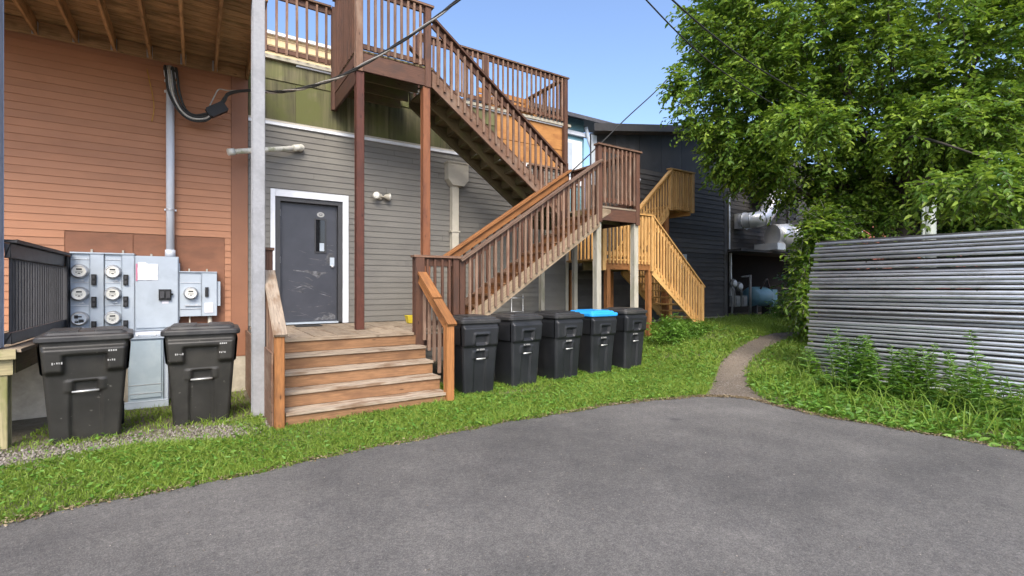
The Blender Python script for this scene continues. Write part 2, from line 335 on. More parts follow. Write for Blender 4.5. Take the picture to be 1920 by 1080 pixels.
def beam(name, a, b, w, t, mat, parent=None, up=(0, 0, 1), bev=True):
    """a squared timber from a to b: w across, t along 'up'"""
    a, b = Vector(a), Vector(b); x = (b - a); l = x.length; x.normalize(); up = Vector(up)
    if abs(x.dot(up)) > 0.98: up = Vector((0, -1, 0))
    y = up.cross(x).normalized(); z = x.cross(y)
    M = Matrix(((x.x, y.x, z.x, 0), (x.y, y.y, z.y, 0), (x.z, y.z, z.z, 0), (0, 0, 0, 1))); M.translation = (a + b) / 2
    return link(name, box_mesh(l, w, t, mat, bev), M, parent)
def box(name, x0, x1, y0, y1, z0, z1, mat, parent=None, bev=True):
    d = (x1 - x0, y1 - y0, z1 - z0); c = ((x0 + x1) / 2, (y0 + y1) / 2, (z0 + z1) / 2); k = max(range(3), key=lambda i: d[i])
    if k == 0: return beam(name, (x0, c[1], c[2]), (x1, c[1], c[2]), d[1], d[2], mat, parent, (0, 0, 1), bev)
    if k == 1: return beam(name, (c[0], y0, c[2]), (c[0], y1, c[2]), d[0], d[2], mat, parent, (0, 0, 1), bev)
    return beam(name, (c[0], c[1], z0), (c[0], c[1], z1), d[0], d[1], mat, parent, (0, -1, 0), bev)
def bez(pts, n=8):                         # Catmull-Rom through points
    P = [Vector(p) for p in pts]; P = [P[0] * 2 - P[1]] + P + [P[-1] * 2 - P[-2]]; out = []
    for i in range(1, len(P) - 2):
        for k in range(n):
            t = k / n; a, b, c, d = P[i - 1:i + 3]
            out.append(0.5 * ((2 * b) + (c - a) * t + (2 * a - 5 * b + 4 * c - d) * t * t + (3 * b - a - 3 * c + d) * t ** 3))
    out.append(P[-2]); return out

CLAP = {}
def clap(name, x0, x1, y, z0, z1, mat, parent, proud=0.020):
    """one clapboard: thick proud bottom edge, thin top tucked under the next"""
    key = (round(x1 - x0, 3), round(z1 - z0, 3), mat)
    if key not in CLAP:
        l, h = (x1 - x0) / 2, z1 - z0
        vs = [(sx * l, yy, zz) for sx in (-1, 1) for yy, zz in ((-proud, 0), (-0.006, h + 0.012), (0, h + 0.012), (0, 0))]
        me = bpy.data.meshes.new('clapboard'); me.from_pydata(vs, [], [(0, 1, 2, 3), (7, 6, 5, 4), (0, 4, 5, 1), (1, 5, 6, 2), (2, 6, 7, 3), (3, 7, 4, 0)])
        me.materials.append(MT[mat]); CLAP[key] = me
    j = random.uniform(-0.0015, 0.0015)
    return link(name, CLAP[key], Matrix.Translation(((x0 + x1) / 2, y + j, z0)), parent)

def siding(x0, x1, y, z0, z1, mat, parent, joints=True):
    """one course of clapboards, butted at random lengths"""
    x = x0; first = True
    while x < x1 - 0.01:
        l = random.uniform(1.0, 3.6) if first else random.uniform(2.4, 3.7); first = False
        e = x1 if x + l > x1 - 0.5 or not joints else x + l
        clap('clapboard', x, e - (0.003 if e < x1 else 0), y, z0, z1, mat, parent); x = e
def sst(a, b, x):
    t = np.clip((x - a) / (b - a), 0, 1); return t * t * (3 - 2 * t)
def gh(x, y):                              # height of the ground
    x = np.asarray(x, float); y = np.asarray(y, float)
    z = -0.20 * sst(6.2, 8.5, y) * (1 - sst(0.4, 2.5, x))
    z = z + 0.50 * sst(6.0, 11.2, x) * sst(2.0, 7.4, y)
    z = z + 0.012 * np.sin(x * 2.1 + 1) * np.cos(y * 2.7) * sst(4.5, 5.2, y)
    return z

def soup(name, V, F, mat, tint=None, parent=None, smooth=False):
    """big mesh from arrays: V (n,3), F (m,k) with k = 3 or 4"""
    me = bpy.data.meshes.new(name); k = F.shape[1]
    me.vertices.add(len(V)); me.vertices.foreach_set('co', V.astype(np.float32).ravel())
    me.loops.add(F.size); me.loops.foreach_set('vertex_index', F.astype(np.int32).ravel())
    me.polygons.add(len(F)); me.polygons.foreach_set('loop_start', np.arange(0, F.size, k, dtype=np.int32))
    me.materials.append(MT[mat])
    if tint is not None:
        a = me.attributes.new('tint', 'FLOAT', 'POINT'); a.data.foreach_set('value', tint.astype(np.float32))
    me.update(calc_edges=True); me.validate()
    if smooth: me.polygons.foreach_set('use_smooth', np.ones(len(F), bool))
    return link(name, me, Matrix() if parent is None else Matrix(), parent)

# ------------------------------------------------------------------ ground, driveway, path
EDGE = [(-40, 3.9), (-6, 4.12), (-3, 4.2), (-1.03, 4.26), (0.59, 4.36), (2.49, 4.45), (3.8, 4.42), (4.76, 4.31), (5.35, 4.20), (5.73, 4.05), (5.95, 3.85), (6.06, 3.52), (6.02, 3.1), (6.0, 2.67), (6.09, 1.96), (6.24, 1.14), (6.5, -1), (7, -6), (8, -40)]
PATHC = [(5.72, 3.58, 0.54), (6.15, 3.92, 0.41), (6.75, 4.32, 0.32), (7.5, 4.80, 0.285), (8.3, 5.20, 0.27), (9.3, 5.52, 0.27), (10.6, 5.72, 0.30), (12.2, 5.80, 0.34), (15, 5.9, 0.4), (19, 5.9, 0.5)]
def dense(a, b, n): return list(np.linspace(a, b, n))
xs = np.array([-300, -120, -60, -30, -16, -10] + dense(-7, 20, 136) + [24, 30, 45, 80, 160, 300]); ys = np.array([-300, -120, -60, -30, -12, -4] + dense(0, 12, 81) + [16, 22, 40, 80, 160, 300])
gx, gy = np.meshgrid(xs, ys, indexing='ij'); gz = gh(gx, gy); ny = len(ys)
idx = np.arange(gx.size).reshape(gx.shape)
F = np.stack([idx[:-1, :-1], idx[1:, :-1], idx[1:, 1:], idx[:-1, 1:]], -1).reshape(-1, 4)
g = soup('ground', np.stack([gx, gy, gz], -1).reshape(-1, 3), F, 'soil', smooth=True); tag(g, 'brown soil under the lawn and beside the walls', None, None, 'structure')

def wob(p): return 0.022 * math.sin(p * 3.7) + 0.016 * math.sin(p * 9.1 + 1) + 0.010 * math.sin(p * 23 + 2)
edge_s = [tuple(p) for p in bez([(x, y, 0) for x, y in EDGE[1:-1]], 14)]
edge_s = [(EDGE[0][0], EDGE[0][1], 0)] + edge_s + [(EDGE[-1][0], EDGE[-1][1], 0)]
ed = []; acc = 0
for i, p in enumerate(edge_s):
    q = edge_s[min(i + 1, len(edge_s) - 1)]; o_ = edge_s[max(i - 1, 0)]; dx, dy = q[0] - o_[0], q[1] - o_[1]; l = math.hypot(dx, dy)
    acc += l / 2; k = wob(acc) if 0 < i < len(edge_s) - 1 else 0
    ed.append((p[0] - dy / l * k, p[1] + dx / l * k))
mb = MB(); TOP = 0.022
poly = ed + [(-40, -40)]
n = len(poly); mb.add([(x, y, TOP) for x, y in poly] + [(x, y, -0.05) for x, y in poly], [tuple(range(n))] + [(i, i + n, (i + 1) % n + n, (i + 1) % n) for i in range(n)])
a = mb.build('asphalt_driveway', 'asphalt', None, Matrix()); tag(a, 'grey worn asphalt driveway in the foreground', None, None, 'structure')

pc = bez([(x, y, w_) for x, y, w_ in PATHC], 10); V = []; F = []
for i, p in enumerate(pc):
    q = pc[min(i + 1, len(pc) - 1)]; o_ = pc[max(i - 1, 0)]; d = Vector((q.x - o_.x, q.y - o_.y, 0)).normalized(); nn = Vector((-d.y, d.x, 0))
    for s_ in (-1, -0.5, 0, 0.5, 1):
        wd = p.z * s_ * (1 + 0.10 * math.sin(i * 0.9 + s_)); x, y = p.x + nn.x * wd, p.y + nn.y * wd
        V.append((x, y, float(gh(x, y)) + 0.012 - 0.01 * s_ * s_))
for i in range(len(pc) - 1):
    for j in range(4): F.append((i * 5 + j, i * 5 + j + 1, i * 5 + 6 + j, i * 5 + 5 + j))
pth = soup('footpath', np.array(V), np.array(F), 'path', smooth=True); tag(pth, 'narrow packed gravel footpath curving behind the pipe stack', None, None, 'structure')

# ------------------------------------------------------------------ orange building
WY = 9.0
ob = thing('orange_building', 'terracotta orange clapboard building under the balcony at the photo left', 'building', (-1.0, 9.0, -0.2))
box('wall', -8, 0.70, 9.002, 16, 0.35, 6.5, 'orange', ob, False)
box('foundation', -8, 0.68, 8.985, 15.9, -0.6, 0.375, 'concrete', ob, False)
z = 0.39; k = 0
while z < 4.85:
    h = min(0.105, 4.85 - z)
    if z + 0.05 < 2.26:
        clap('clapboard', -4.4, -1.535, WY, z, z + h, 'orange', ob); clap('clapboard', 0.372, 0.458, WY, z, z + h, 'orange', ob)
    else: siding(-4.4, 0.458, WY, z, z + h, 'orange', ob, False)
    z += 0.105
box('corner_board', 0.46, 0.70, 8.972, 9.001, 0.38, 4.87, 'corner', ob)
for x0, x1 in ((-1.53, -0.785), (-0.782, -0.345), (-0.342, 0.37)): box('plywood_panel', x0, x1, 8.978, 9.0, 0.38, 2.26, 'ply', ob)

# ------------------------------------------------------------------ grey building
gb = thing('grey_building', 'grey clapboard building with mossy parapet behind the wooden staircase', 'building', (4, 9.0, 0))
mb = MB(); mb.box(0.702, 1.10, 9.002, 9.3, -0.4, 5.28).box(2.20, 7.42, 9.002, 9.3, -0.4, 5.28).box(1.10, 2.20, 9.002, 9.3, 3.02, 5.28).box(0.702, 7.42, 9.3, 16, -0.4, 5.279)
mb.build('wall', 'greysid', gb)
box('roof_deck', 0.7, 7.46, 8.90, 16, 5.285, 5.345, 'greywood', gb, False)
z = 0.85 - 0.105 * 9; 
while z < 4.19:
    h = min(0.105, 4.19 - z)
    if z > 0.80:
        if z + 0.06 < 3.14:
            clap('clapboard', 0.705, 1.028, WY, z, z + h, 'greysid', gb); siding(2.302, 7.36, WY, z, z + h, 'greysid', gb)
        else: siding(0.705, 7.36, WY, z, z + h, 'greysid', gb)
    else: siding(3.3, 7.36, WY, z, z + h, 'greysid', gb)
    z += 0.105
box('corner_board', 7.36, 7.45, 8.972, 9.06, -0.2, 4.2, 'cream', gb)
box('drip_board', 0.703, 7.3, 8.962, 9.0, 4.262, 4.295, 'cream', gb)
box('white_band', 0.703, 7.3, 8.955, 9.0, 4.205, 4.262, 'white', gb)
px = 0.704
for i, x1 in enumerate((1.42, 2.28, 3.05, 3.72, 4.6, 5.45)):   # mossy plywood, upper course and lower course
    box('parapet_panel', px, x1 - 0.004, 8.968, 9.0, 4.296, 4.955, 'moss', gb); px = x1
px = 0.704
for x1 in (1.9, 3.3, 5.45): box('parapet_panel', px, x1 - 0.004, 8.960, 9.0, 4.962, 5.284, 'moss', gb); px = x1
for z0, z1 in ((4.296, 4.72), (4.726, 5.284)): box('parapet_panel', 5.45, 7.3, 8.966, 9.0, z0, z1, 'tanply', gb)
box('white_flashing', 1.42, 2.0, 8.93, 8.96, 5.255, 5.30, 'white', gb); box('white_flashing', 3.3, 7.3, 8.93, 8.96, 5.255, 5.30, 'white', gb)
# door
dr = box('door', 1.185, 2.12, 9.075, 9.12, 0.885, 2.945, 'door', gb, False)
def tube_mesh(name, pts, r, mat, parent, n=8): return MB().tube(pts, r, n).build(name, mat, parent)
mb = MB().box(1.74, 1.762, 9.058, 9.076, 2.095, 2.705).box(1.918, 1.94, 9.058, 9.076, 2.095, 2.705).box(1.762, 1.918, 9.058, 9.076, 2.683, 2.705).box(1.762, 1.918, 9.058, 9.076, 2.095, 2.117)
mb.build('window_frame', 'darkmetal', dr)
box('window_pane', 1.762, 1.918, 9.066, 9.074, 2.117, 2.683, 'glass', dr, False)
box('window_notice', 1.825, 1.90, 9.060, 9.065, 2.13, 2.27, 'cab', dr, False)
My = Matrix.Rotation(R(90), 4, 'X')        # lathe axis -> -Y
def atY(x, y, z): return Matrix.Translation((x, y, z)) @ My
MB().lathe([(0.03, 0), (0.03, 0.006), (0.062, 0.006), (0.062, 0)], atY(1.844, 9.074, 2.775) @ Matrix.Diagonal((1, 0.72, 1, 1)), 20, False, False).build('oval_sticker', 'mark', dr)
MB().box(1.826, 1.862, 9.069, 9.0745, 2.768, 2.784).build('sticker_mark', 'mark', dr)
MB().box(2.0, 2.075, 9.06, 9.076, 1.87, 2.02).build('lock_plate', 'cab', dr)
MB().lathe([(0.024, 0), (0.028, 0.02), (0.018, 0.035), (0.001, 0.036)], atY(2.04, 9.062, 1.86), 12).build('lock_cylinder', 'galv', dr)
for zz in (1.05, 1.9, 2.7): box('hinge', 1.165, 1.19, 9.03, 9.06, zz, zz + 0.11, 'galv', dr)
def scrape(pts, par):
    n = len(pts); MB().add([(x, 9.0735, z) for x, z in pts] + [(x, 9.0745, z) for x, z in pts], [tuple(range(n))] + [(i, i + n, (i + 1) % n + n, (i + 1) % n) for i in range(n)]).build('paint_scrape', 'scrape', par)
scrape([(1.39, 1.79), (1.46, 1.785), (1.55, 1.775), (1.63, 1.79), (1.68, 1.765), (1.76, 1.775), (1.84, 1.75), (1.93, 1.76), (1.97, 1.745), (1.90, 1.725), (1.85, 1.71), (1.82, 1.66), (1.79, 1.64), (1.76, 1.68), (1.71, 1.70), (1.66, 1.735), (1.60, 1.75), (1.50, 1.762), (1.40, 1.772)], dr)
scrape([(1.94, 2.03), (1.99, 2.10), (2.05, 2.10), (2.07, 2.02), (2.05, 1.94), (1.98, 1.91), (1.93, 1.94), (1.96, 1.98)], dr)
for k in range(44):
    x, z, l, a = random.uniform(1.25, 2.0), random.choice((1.05, 1.12, 1.2, 1.95, 2.15, 1.5, 1.4, 1.6)) + random.uniform(-.08, .08), random.uniform(.05, .30), random.uniform(-.5, .35); h_ = random.uniform(.0015, .005)
    x1_, z1_ = min(2.1, x + l * math.cos(a)), z + l * math.sin(a); scrape([(x, z), ((x + x1_) / 2, (z + z1_) / 2 + h_ + random.uniform(-.02, .02)), (x1_, z1_), ((x + x1_) / 2, (z + z1_) / 2 - h_ + random.uniform(-.004, .004))], dr)
scrape([(1.72, 0.90), (1.80, 0.96), (1.86, 0.94), (1.90, 1.00), (1.97, 0.97), (2.02, 1.03), (2.09, 0.98), (2.10, 0.91)], dr)
fr = MB().box(1.10, 1.18, 8.985, 9.16, 0.87, 3.02).box(2.125, 2.20, 8.985, 9.16, 0.87, 3.02).box(1.18, 2.125, 8.985, 9.16, 2.95, 3.02).build('door_frame', 'darkmetal', gb)
box('threshold', 1.18, 2.125, 8.97, 9.10, 0.852, 0.884, 'cab', gb)
for n_, b in (('door_trim', (1.03, 1.10, 0.853, 3.14)), ('door_trim', (2.20, 2.30, 0.853, 3.14)), ('door_trim', (1.10, 2.20, 3.02, 3.14))): box(n_, b[0], b[1], 8.955, 9.0, b[2], b[3], 'white', gb)

# tan shingled penthouse on the roof, seen through the roof railing
tb = thing('rooftop_hut', 'tan shingled wall on the roof seen through the upper railing', 'building', (1.0, 13, 5.3))
box('wall', -2.5, 3.35, 12.6, 15, 5.34, 7.38, 'tan', tb, False)
z = 5.40
while z < 7.34:
    x = -2.5 - random.uniform(0, 0.4)
    while x < 3.3:
        w_ = random.uniform(0.5, 0.7); x1 = min(x + w_, 3.35)
        clap('shingle', x + 0.003, x1, 12.6, z, z + 0.16, 'tan', tb, 0.022); x += w_
    z += 0.16
box('white_coping', -2.6, 3.42, 12.5, 15.1, 7.385, 7.46, 'white', tb)

# ------------------------------------------------------------------ railings and stairs
def balusters(parent, p0, p1, lo, hi, n, mat, w=0.036, ins=0.5):
    """upright balusters between p0 and p1 (x,y); lo, hi give bottom and top height at each end"""
    for i in range(n):
        t = (i + ins) / (n - 1 + 2 * ins); x, y = p0[0] + (p1[0] - p0[0]) * t, p0[1] + (p1[1] - p0[1]) * t
        a, b = lo[0] + (lo[1] - lo[0]) * t, hi[0] + (hi[1] - hi[0]) * t
        j = random.uniform(-0.004, 0.004)
        beam('baluster', (x + j, y, a + j), (x + random.uniform(-.004, .004), y, b), w, w, mat, parent)
def post(name, x, y, z0, z1, w, mat, parent, cap=None):
    o = box(name, x - w / 2, x + w / 2, y - w / 2, y + w / 2, z0, z1, mat, parent)
    if cap: box('post_cap', x - w * 0.66, x + w * 0.66, y - w * 0.66, y + w * 0.66, z1 + 0.001, z1 + 0.036, cap, o)
    return o

FL = 0.845; RI = 0.1725; RU = 0.236; NY = 6.56
po = thing('porch', 'wooden porch with five broad front steps at the scuffed grey door', 'porch', (2.0, 7.0, 0))
for k in range(1, 5):                       # treads: two boards each
    y = NY - k * RU; zt = FL - k * RI
    box('tread', 0.79, 2.69, y, y + 0.128, zt - 0.036, zt, 'tread', po); box('tread', 0.79, 2.69, y + 0.132, y + 0.262, zt - 0.036, zt - 0.001, 'tread', po)
for k in range(0, 5):
    y = NY - k * RU + 0.022; zt = FL - k * RI - 0.037
    box('riser', 0.792, 2.685 - (0.0 if k else 0.05), y, y + 0.024, zt - (RI - 0.038 if k < 4 else 0.22), zt - 0.001, 'riser', po)
for xx in (0.80, 2.66):
    poly = [(NY + 0.3, FL - 0.04), (NY + 0.04, FL - 0.04)]
    for k in range(0, 5):
        y = NY - k * RU + 0.046; zt = FL - k * RI - 0.037; poly += [(y, zt)]; poly += [(y, zt - RI + 0.0)] if k < 4 else [(y, -0.1)]
    poly += [(NY + 0.3, -0.1)]
    mb = MB(); n = len(poly); mb.add([(xx, y, z) for y, z in poly] + [(xx + 0.02, y, z) for y, z in poly], [tuple(range(n)), tuple(reversed(range(n, 2 * n)))] + [(i, i + n, (i + 1) % n + n, (i + 1) % n) for i in range(n)])
    mb.build('stringer', 'riser', po)
box('floor_board', 0.80, 2.60, NY, NY + 0.135, FL - 0.036, FL + 0.002, 'deckfl', po)
x = 0.72
while x < 3.42:
    ys_ = [NY + 0.139, 7.6 + random.uniform(-.4, .5), 8.95] if random.random() < 0.6 else [NY + 0.139, 8.95]
    for a, b in zip(ys_, ys_[1:]): box('floor_board', x, x + 0.286, a, b - 0.004, FL - 0.034, FL + random.uniform(-0.002, 0.002), 'deckfl', po)
    x += 0.291
box('rim_joist', 2.78, 3.46, 6.64, 6.68, 0.60, 0.80, 'brown', po)
box('side_skirt', 0.655, 0.68, 5.66, 8.9, -0.15, 0.80, 'brownw', po)
box('floor_mat', 1.35, 1.75, 8.45, 8.72, FL + 0.003, FL + 0.012, 'rubmat', po)
# left railing of the steps
post('newel_post', 0.73, 5.63, -0.06, 1.00, 0.094, 'cedar', po); post('newel_post', 0.73, 6.62, 0.0, 1.94, 0.10, 'brown', po, 'brownw')
hr = beam('handrail', (0.735, 5.565, 0.985), (0.735, 6.57, 1.69), 0.135, 0.036, 'tread', po)
beam('rail', (0.72, 5.67, 0.97), (0.72, 6.57, 1.60), 0.036, 0.085, 'cedar', po)
balusters(hr, (0.70, 5.70), (0.70, 6.55), (0.20, 0.85), (0.95, 1.56), 6, 'brownw')
# right railing of the steps
post('newel_post', 2.70, 5.63, -0.04, 1.02, 0.105, 'cedar', po); post('newel_post', 2.695, 6.63, 0.0, 1.92, 0.14, 'brown', po)
hr = beam('handrail', (2.715, 5.56, 1.015), (2.715, 6.02, 1.325), 0.135, 0.036, 'cedar', po); hr2 = beam('handrail', (2.715, 6.022, 1.345), (2.715, 6.55, 1.70), 0.135, 0.036, 'cedar', po)
beam('rail', (2.68, 5.67, 0.99), (2.68, 6.55, 1.60), 0.036, 0.095, 'cedar', po)
balusters(hr, (2.72, 5.70), (2.72, 6.56), (0.16, 0.80), (0.98, 1.58), 5, 'balgrey', 0.042)
# porch front railing to the right of the steps
hr = box('handrail', 2.60, 3.36, 6.56, 6.70, 1.921, 1.957, 'brownw', po)
box('rail', 2.765, 3.23, 6.615, 6.65, 1.80, 1.92, 'brown', po); box('rail', 2.765, 3.23, 6.615, 6.65, 0.93, 1.00, 'brown', po)
balusters(hr, (2.765, 6.60), (3.23, 6.60), (0.90, 0.90), (1.90, 1.90), 4, 'brown', 0.038)
post('newel_post', 3.285, 6.635, 0.0, 1.92, 0.10, 'brown', po); post('newel_post', 3.392, 6.64, 0.0, 1.918, 0.09, 'brown', po)

st = thing('exterior_staircase', 'tall red-brown wooden staircase doubling back between porch and rooftop', 'staircase', (4.5, 7.5, 0))
def sheared(name, x0, z0, x1, z1, h, y0, y1, mat, parent):       # plumb-cut sloping board: bottom edge from (x0,z0) to (x1,z1)
    L_ = math.hypot(x1 - x0, z1 - z0)
    mb = MB().prism([(x0, z0), (x1, z1), (x1, z1 + h), (x0, z0 + h)], y0, y1)
    ang = math.atan2(z1 - z0, x1 - x0)
    return mb.build(name, mat, parent, Matrix.Translation(((x0 + x1) / 2, (y0 + y1) / 2, (z0 + z1) / 2)) @ Matrix.Rotation(-ang, 4, 'Y'))
# lower flight, climbing to the right
LX0, LT, LR = 3.38, 0.262, 0.18; LSL = LR / LT
for k in range(1, 12):
    x = LX0 + (k - 1) * LT; zt = FL + k * LR
    box('tread', x - 0.02, x + 0.27, 6.665, 7.36, zt - 0.036, zt, 'riser', st)
    box('riser', x + 0.002, x + 0.022, 6.667, 7.358, zt - LR + 0.001, zt - 0.037, 'cedar', st)
box('riser', LX0 + 11 * LT + 0.002, LX0 + 11 * LT + 0.022, 6.667, 7.358, 2.83, 2.964, 'cedar', st)
for y0, y1, m_ in ((6.622, 6.662, 'stringer'), (7.362, 7.40, 'brownw')):
    sheared('stringer', 3.46, 0.765, 6.24, 0.765 + 2.78 * 0.662, 0.27, y0, y1, m_, st)
    for k in range(0, 12):                     # sawn notches showing above the stringer board
        x = LX0 + k * LT; zt = FL + k * LR
        if k > 0: MB().prism([(x, zt - 0.08), (x + LT, zt + 0.06), (x + LT, zt + 0.12), (x + 0.03, zt + LR - 0.045)], y0 + 0.004, y1 - 0.004).build('stringer_block', m_, st)
f = lambda x: 1.93 + (x - 3.41) * 0.672
hr = beam('handrail', (3.35, 6.60, f(3.35)), (6.24, 6.60, f(6.24)), 0.13, 0.038, 'balgrey', st)
beam('rail', (3.44, 6.62, f(3.44) - 0.075), (6.24, 6.62, f(6.24) - 0.075), 0.036, 0.09, 'brown', st)
nb = 24
for i in range(nb):
    x = 3.52 + i * (6.17 - 3.52) / (nb - 1)
    beam('baluster', (x, 6.601, 0.845 + (x - 3.46) * 0.662 + random.uniform(-.01, .01)), (x, 6.601, f(x) - 0.03), 0.038, 0.036, 'balgrey', hr)
g2 = lambda x: 2.04 + (x - 3.53) * 0.664
hr = beam('handrail', (3.42, 7.40, g2(3.42)), (6.16, 7.40, g2(6.16)), 0.15, 0.042, 'cedar', st)
beam('rail', (3.44, 7.385, g2(3.44) - 0.095), (6.10, 7.385, g2(6.10) - 0.095), 0.036, 0.12, 'cedar', st)
for i in range(18):
    x = 3.55 + i * 0.15; beam('baluster', (x, 7.42, 1.02 + (x - 3.46) * 0.662), (x, 7.42, g2(x) - 0.05), 0.036, 0.036, 'brown', hr)
# lower landing
post('support_post', 6.245, 6.70, -0.1, 2.728, 0.115, 'greywood', st); post('support_post', 7.235, 6.70, -0.1, 2.728, 0.115, 'greywood', st)
post('support_post', 6.30, 8.50, -0.1, 2.74, 0.10, 'greywood', st); post('support_post', 7.235, 8.50, -0.1, 2.74, 0.10, 'greywood', st)
box('fascia', 6.255, 7.29, 6.622, 6.66, 2.735, 2.965, 'brown', st); box('fascia', 7.25, 7.288, 6.662, 8.6, 2.735, 2.965, 'brown', st)
for y in (7.1, 7.6, 8.1, 8.55): box('joist', 6.02, 7.248, y, y + 0.04, 2.75, 2.95, 'mossbeam', st)
y = 6.625
while y < 8.55:
    box('floor_board', 6.27 if y < 7.35 else 5.99, 7.30, y, y + 0.138, 2.967, 3.003, 'deckfl', st); y += 0.143
for xx in (6.245, 7.245): post('newel_post', xx, 6.655, 2.70, 4.11, 0.10, 'brown', st)
hr = box('handrail', 6.17, 7.33, 6.575, 6.715, 4.112, 4.15, 'brownw', st)
for z0, z1 in ((4.02, 4.11), (3.085, 3.165)): box('rail', 6.297, 7.193, 6.63, 6.668, z0, z1, 'brown', st)
balusters(hr, (6.30, 6.612), (7.19, 6.612), (3.06, 3.06), (4.10, 4.10), 8, 'brownw', 0.038)
post('newel_post', 7.245, 8.55, 2.70, 4.11, 0.10, 'brown', st)
hr = box('handrail', 7.18, 7.32, 6.718, 8.62, 4.112, 4.15, 'brownw', st)
for z0, z1 in ((4.02, 4.11), (3.085, 3.165)): box('rail', 7.225, 7.263, 6.71, 8.50, z0, z1, 'brown', st)
balusters(hr, (7.28, 6.72), (7.28, 8.48), (3.06, 3.06), (4.10, 4.10), 14, 'brownw', 0.038)
hr = box('handrail', 6.0, 7.178, 8.50, 8.64, 4.112, 4.15, 'brownw', st)
balusters(hr, (6.1, 8.60), (7.19, 8.60), (3.06, 3.06), (4.10, 4.10), 9, 'brown', 0.038)
# upper flight, climbing back to the left
UX0, UT, UR = 5.98, 0.245, 0.174
for k in range(1, 12):
    x = UX0 - (k - 1) * UT; zt = 3.0 + k * UR
    box('tread', x - 0.25, x + 0.02, 7.475, 8.44, zt - 0.036, zt, 'mossbeam', st); box('riser', x - 0.022, x - 0.002, 7.477, 8.438, zt - UR + 0.001, zt - 0.037, 'mossbeam', st)  # closed risers added to block light between the treads
for y0, y1, m_ in ((7.43, 7.47, 'brownw'), (7.93, 7.97, 'mossbeam'), (8.445, 8.485, 'mossbeam')):
    sheared('stringer', 3.26, 4.79, 5.96, 4.79 - 2.70 * 0.712, 0.27, y0, y1, m_, st)
    for k in range(1, 12):
        x = UX0 - (k - 1) * UT; zt = 3.0 + k * UR
        MB().prism([(x, zt - 0.20), (x - UT, zt - 0.03), (x - UT + 0.01, zt - 0.037), (x, zt - 0.037)], y0 + 0.004, y1 - 0.004).build('stringer_block', m_, st)
f = lambda x: 5.88 - (x - 3.30) * 0.722
hr = beam('handrail', (3.26, 7.42, f(3.26)), (6.06, 7.42, f(6.06)), 0.13, 0.038, 'brown', st)
beam('rail', (3.26, 7.44, f(3.26) - 0.085), (6.03, 7.44, f(6.03) - 0.085), 0.036, 0.09, 'brown', st)
for i in range(22):
    x = 3.35 + i * (5.97 - 3.35) / 21
    beam('baluster', (x, 7.408, 4.90 - (x - 3.26) * 0.712 + random.uniform(-.012, .012)), (x, 7.408, f(x) - 0.04), 0.04, 0.036, 'brownw', hr)
post('newel_post', 6.09, 7.45, 2.8, 3.93, 0.10, 'brown', st)
f = lambda x: 5.88 - (x - 3.30) * 0.722
hr = beam('handrail', (3.26, 8.50, f(3.26)), (6.0, 8.50, f(6.0)), 0.10, 0.038, 'brown', st)
for i in range(20):
    x = 3.38 + i * 0.135; beam('baluster', (x, 8.505, 4.90 - (x - 3.26) * 0.712), (x, 8.505, f(x) - 0.04), 0.036, 0.036, 'brown', hr)
# upper landing
post('support_post', 2.085, 7.49, FL, 4.775, 0.12, 'redpost', st); post('support_post', 3.165, 7.49, FL, 4.775, 0.125, 'redpost2', st)
box('fascia', 2.07, 3.18, 7.435, 7.475, 4.79, 5.075, 'brown', st); box('fascia', 2.022, 2.062, 7.50, 8.86, 4.60, 4.88, 'brown', st); box('fascia', 2.022, 2.062, 7.50, 8.86, 4.885, 5.075, 'brown', st)
for y in (7.9, 8.35, 8.75): box('joist', 2.064, 3.20, y, y + 0.04, 4.84, 5.04, 'mossbeam', st)
x = 2.03
while x < 3.2: box('floor_board', x, x + 0.134, 7.44, 8.88, 5.078, 5.112, 'mossbeam', st); x += 0.139
post('newel_post', 2.065, 7.46, 4.776, 6.55, 0.11, 'brownw', st); post('newel_post', 3.185, 7.46, 4.778, 6.085, 0.105, 'brown', st)
hr = box('handrail', 2.12, 3.28, 7.39, 7.53, 6.087, 6.125, 'brownw', st)
for z0, z1 in ((5.99, 6.085), (5.13, 5.21)): box('rail', 2.12, 3.13, 7.44, 7.478, z0, z1, 'brown', st)
balusters(hr, (2.13, 7.42), (3.12, 7.42), (5.11, 5.11), (6.07, 6.07), 9, 'brownw', 0.038, 0.7)
hr = box('handrail', 1.99, 2.13, 7.53, 8.85, 6.50, 6.54, 'brownw', st)
for z0, z1 in ((6.40, 6.498), (5.20, 5.28)): box('rail', 2.045, 2.083, 7.52, 8.84, z0, z1, 'brown', st)
balusters(hr, (2.03, 7.56), (2.03, 8.82), (5.10, 5.10), (6.48, 6.48), 11, 'brown', 0.038)
post('newel_post', 2.03, 8.86, 4.60, 6.40, 0.10, 'brown', st)

rr = thing('roof_railing', 'brown wooden railing along the flat roof edge above the mossy parapet', 'railing', (4.0, 8.9, 5.34))
for a, b, nb in ((0.55, 1.975, 9), (3.6, 7.22, 29)):
    hr = box('handrail', a, b + 0.14 if b > 5 else b, 8.83, 8.97, 6.385, 6.42, 'brownw', rr)
    for z0, z1 in ((6.28, 6.384), (5.40, 5.48)): box('rail', a, b, 8.88, 8.918, z0, z1, 'brown', rr)
    balusters(hr, (a, 8.862), (b, 8.862), (5.37, 5.37), (6.37, 6.37), nb, 'brownw', 0.038)
post('end_post', 7.27, 8.89, 4.30, 6.384, 0.10, 'brown', rr); post('end_post', 5.1, 8.89, 5.35, 6.384, 0.10, 'brown', rr); post('end_post', 3.62, 8.89, 5.35, 6.384, 0.10, 'brown', rr)
hr = box('handrail', 7.20, 7.34, 8.972, 12.5, 6.385, 6.42, 'brownw', rr); balusters(hr, (7.27, 9.0), (7.27, 12.3), (5.37, 5.37), (6.37, 6.37), 24, 'brownw', 0.038)
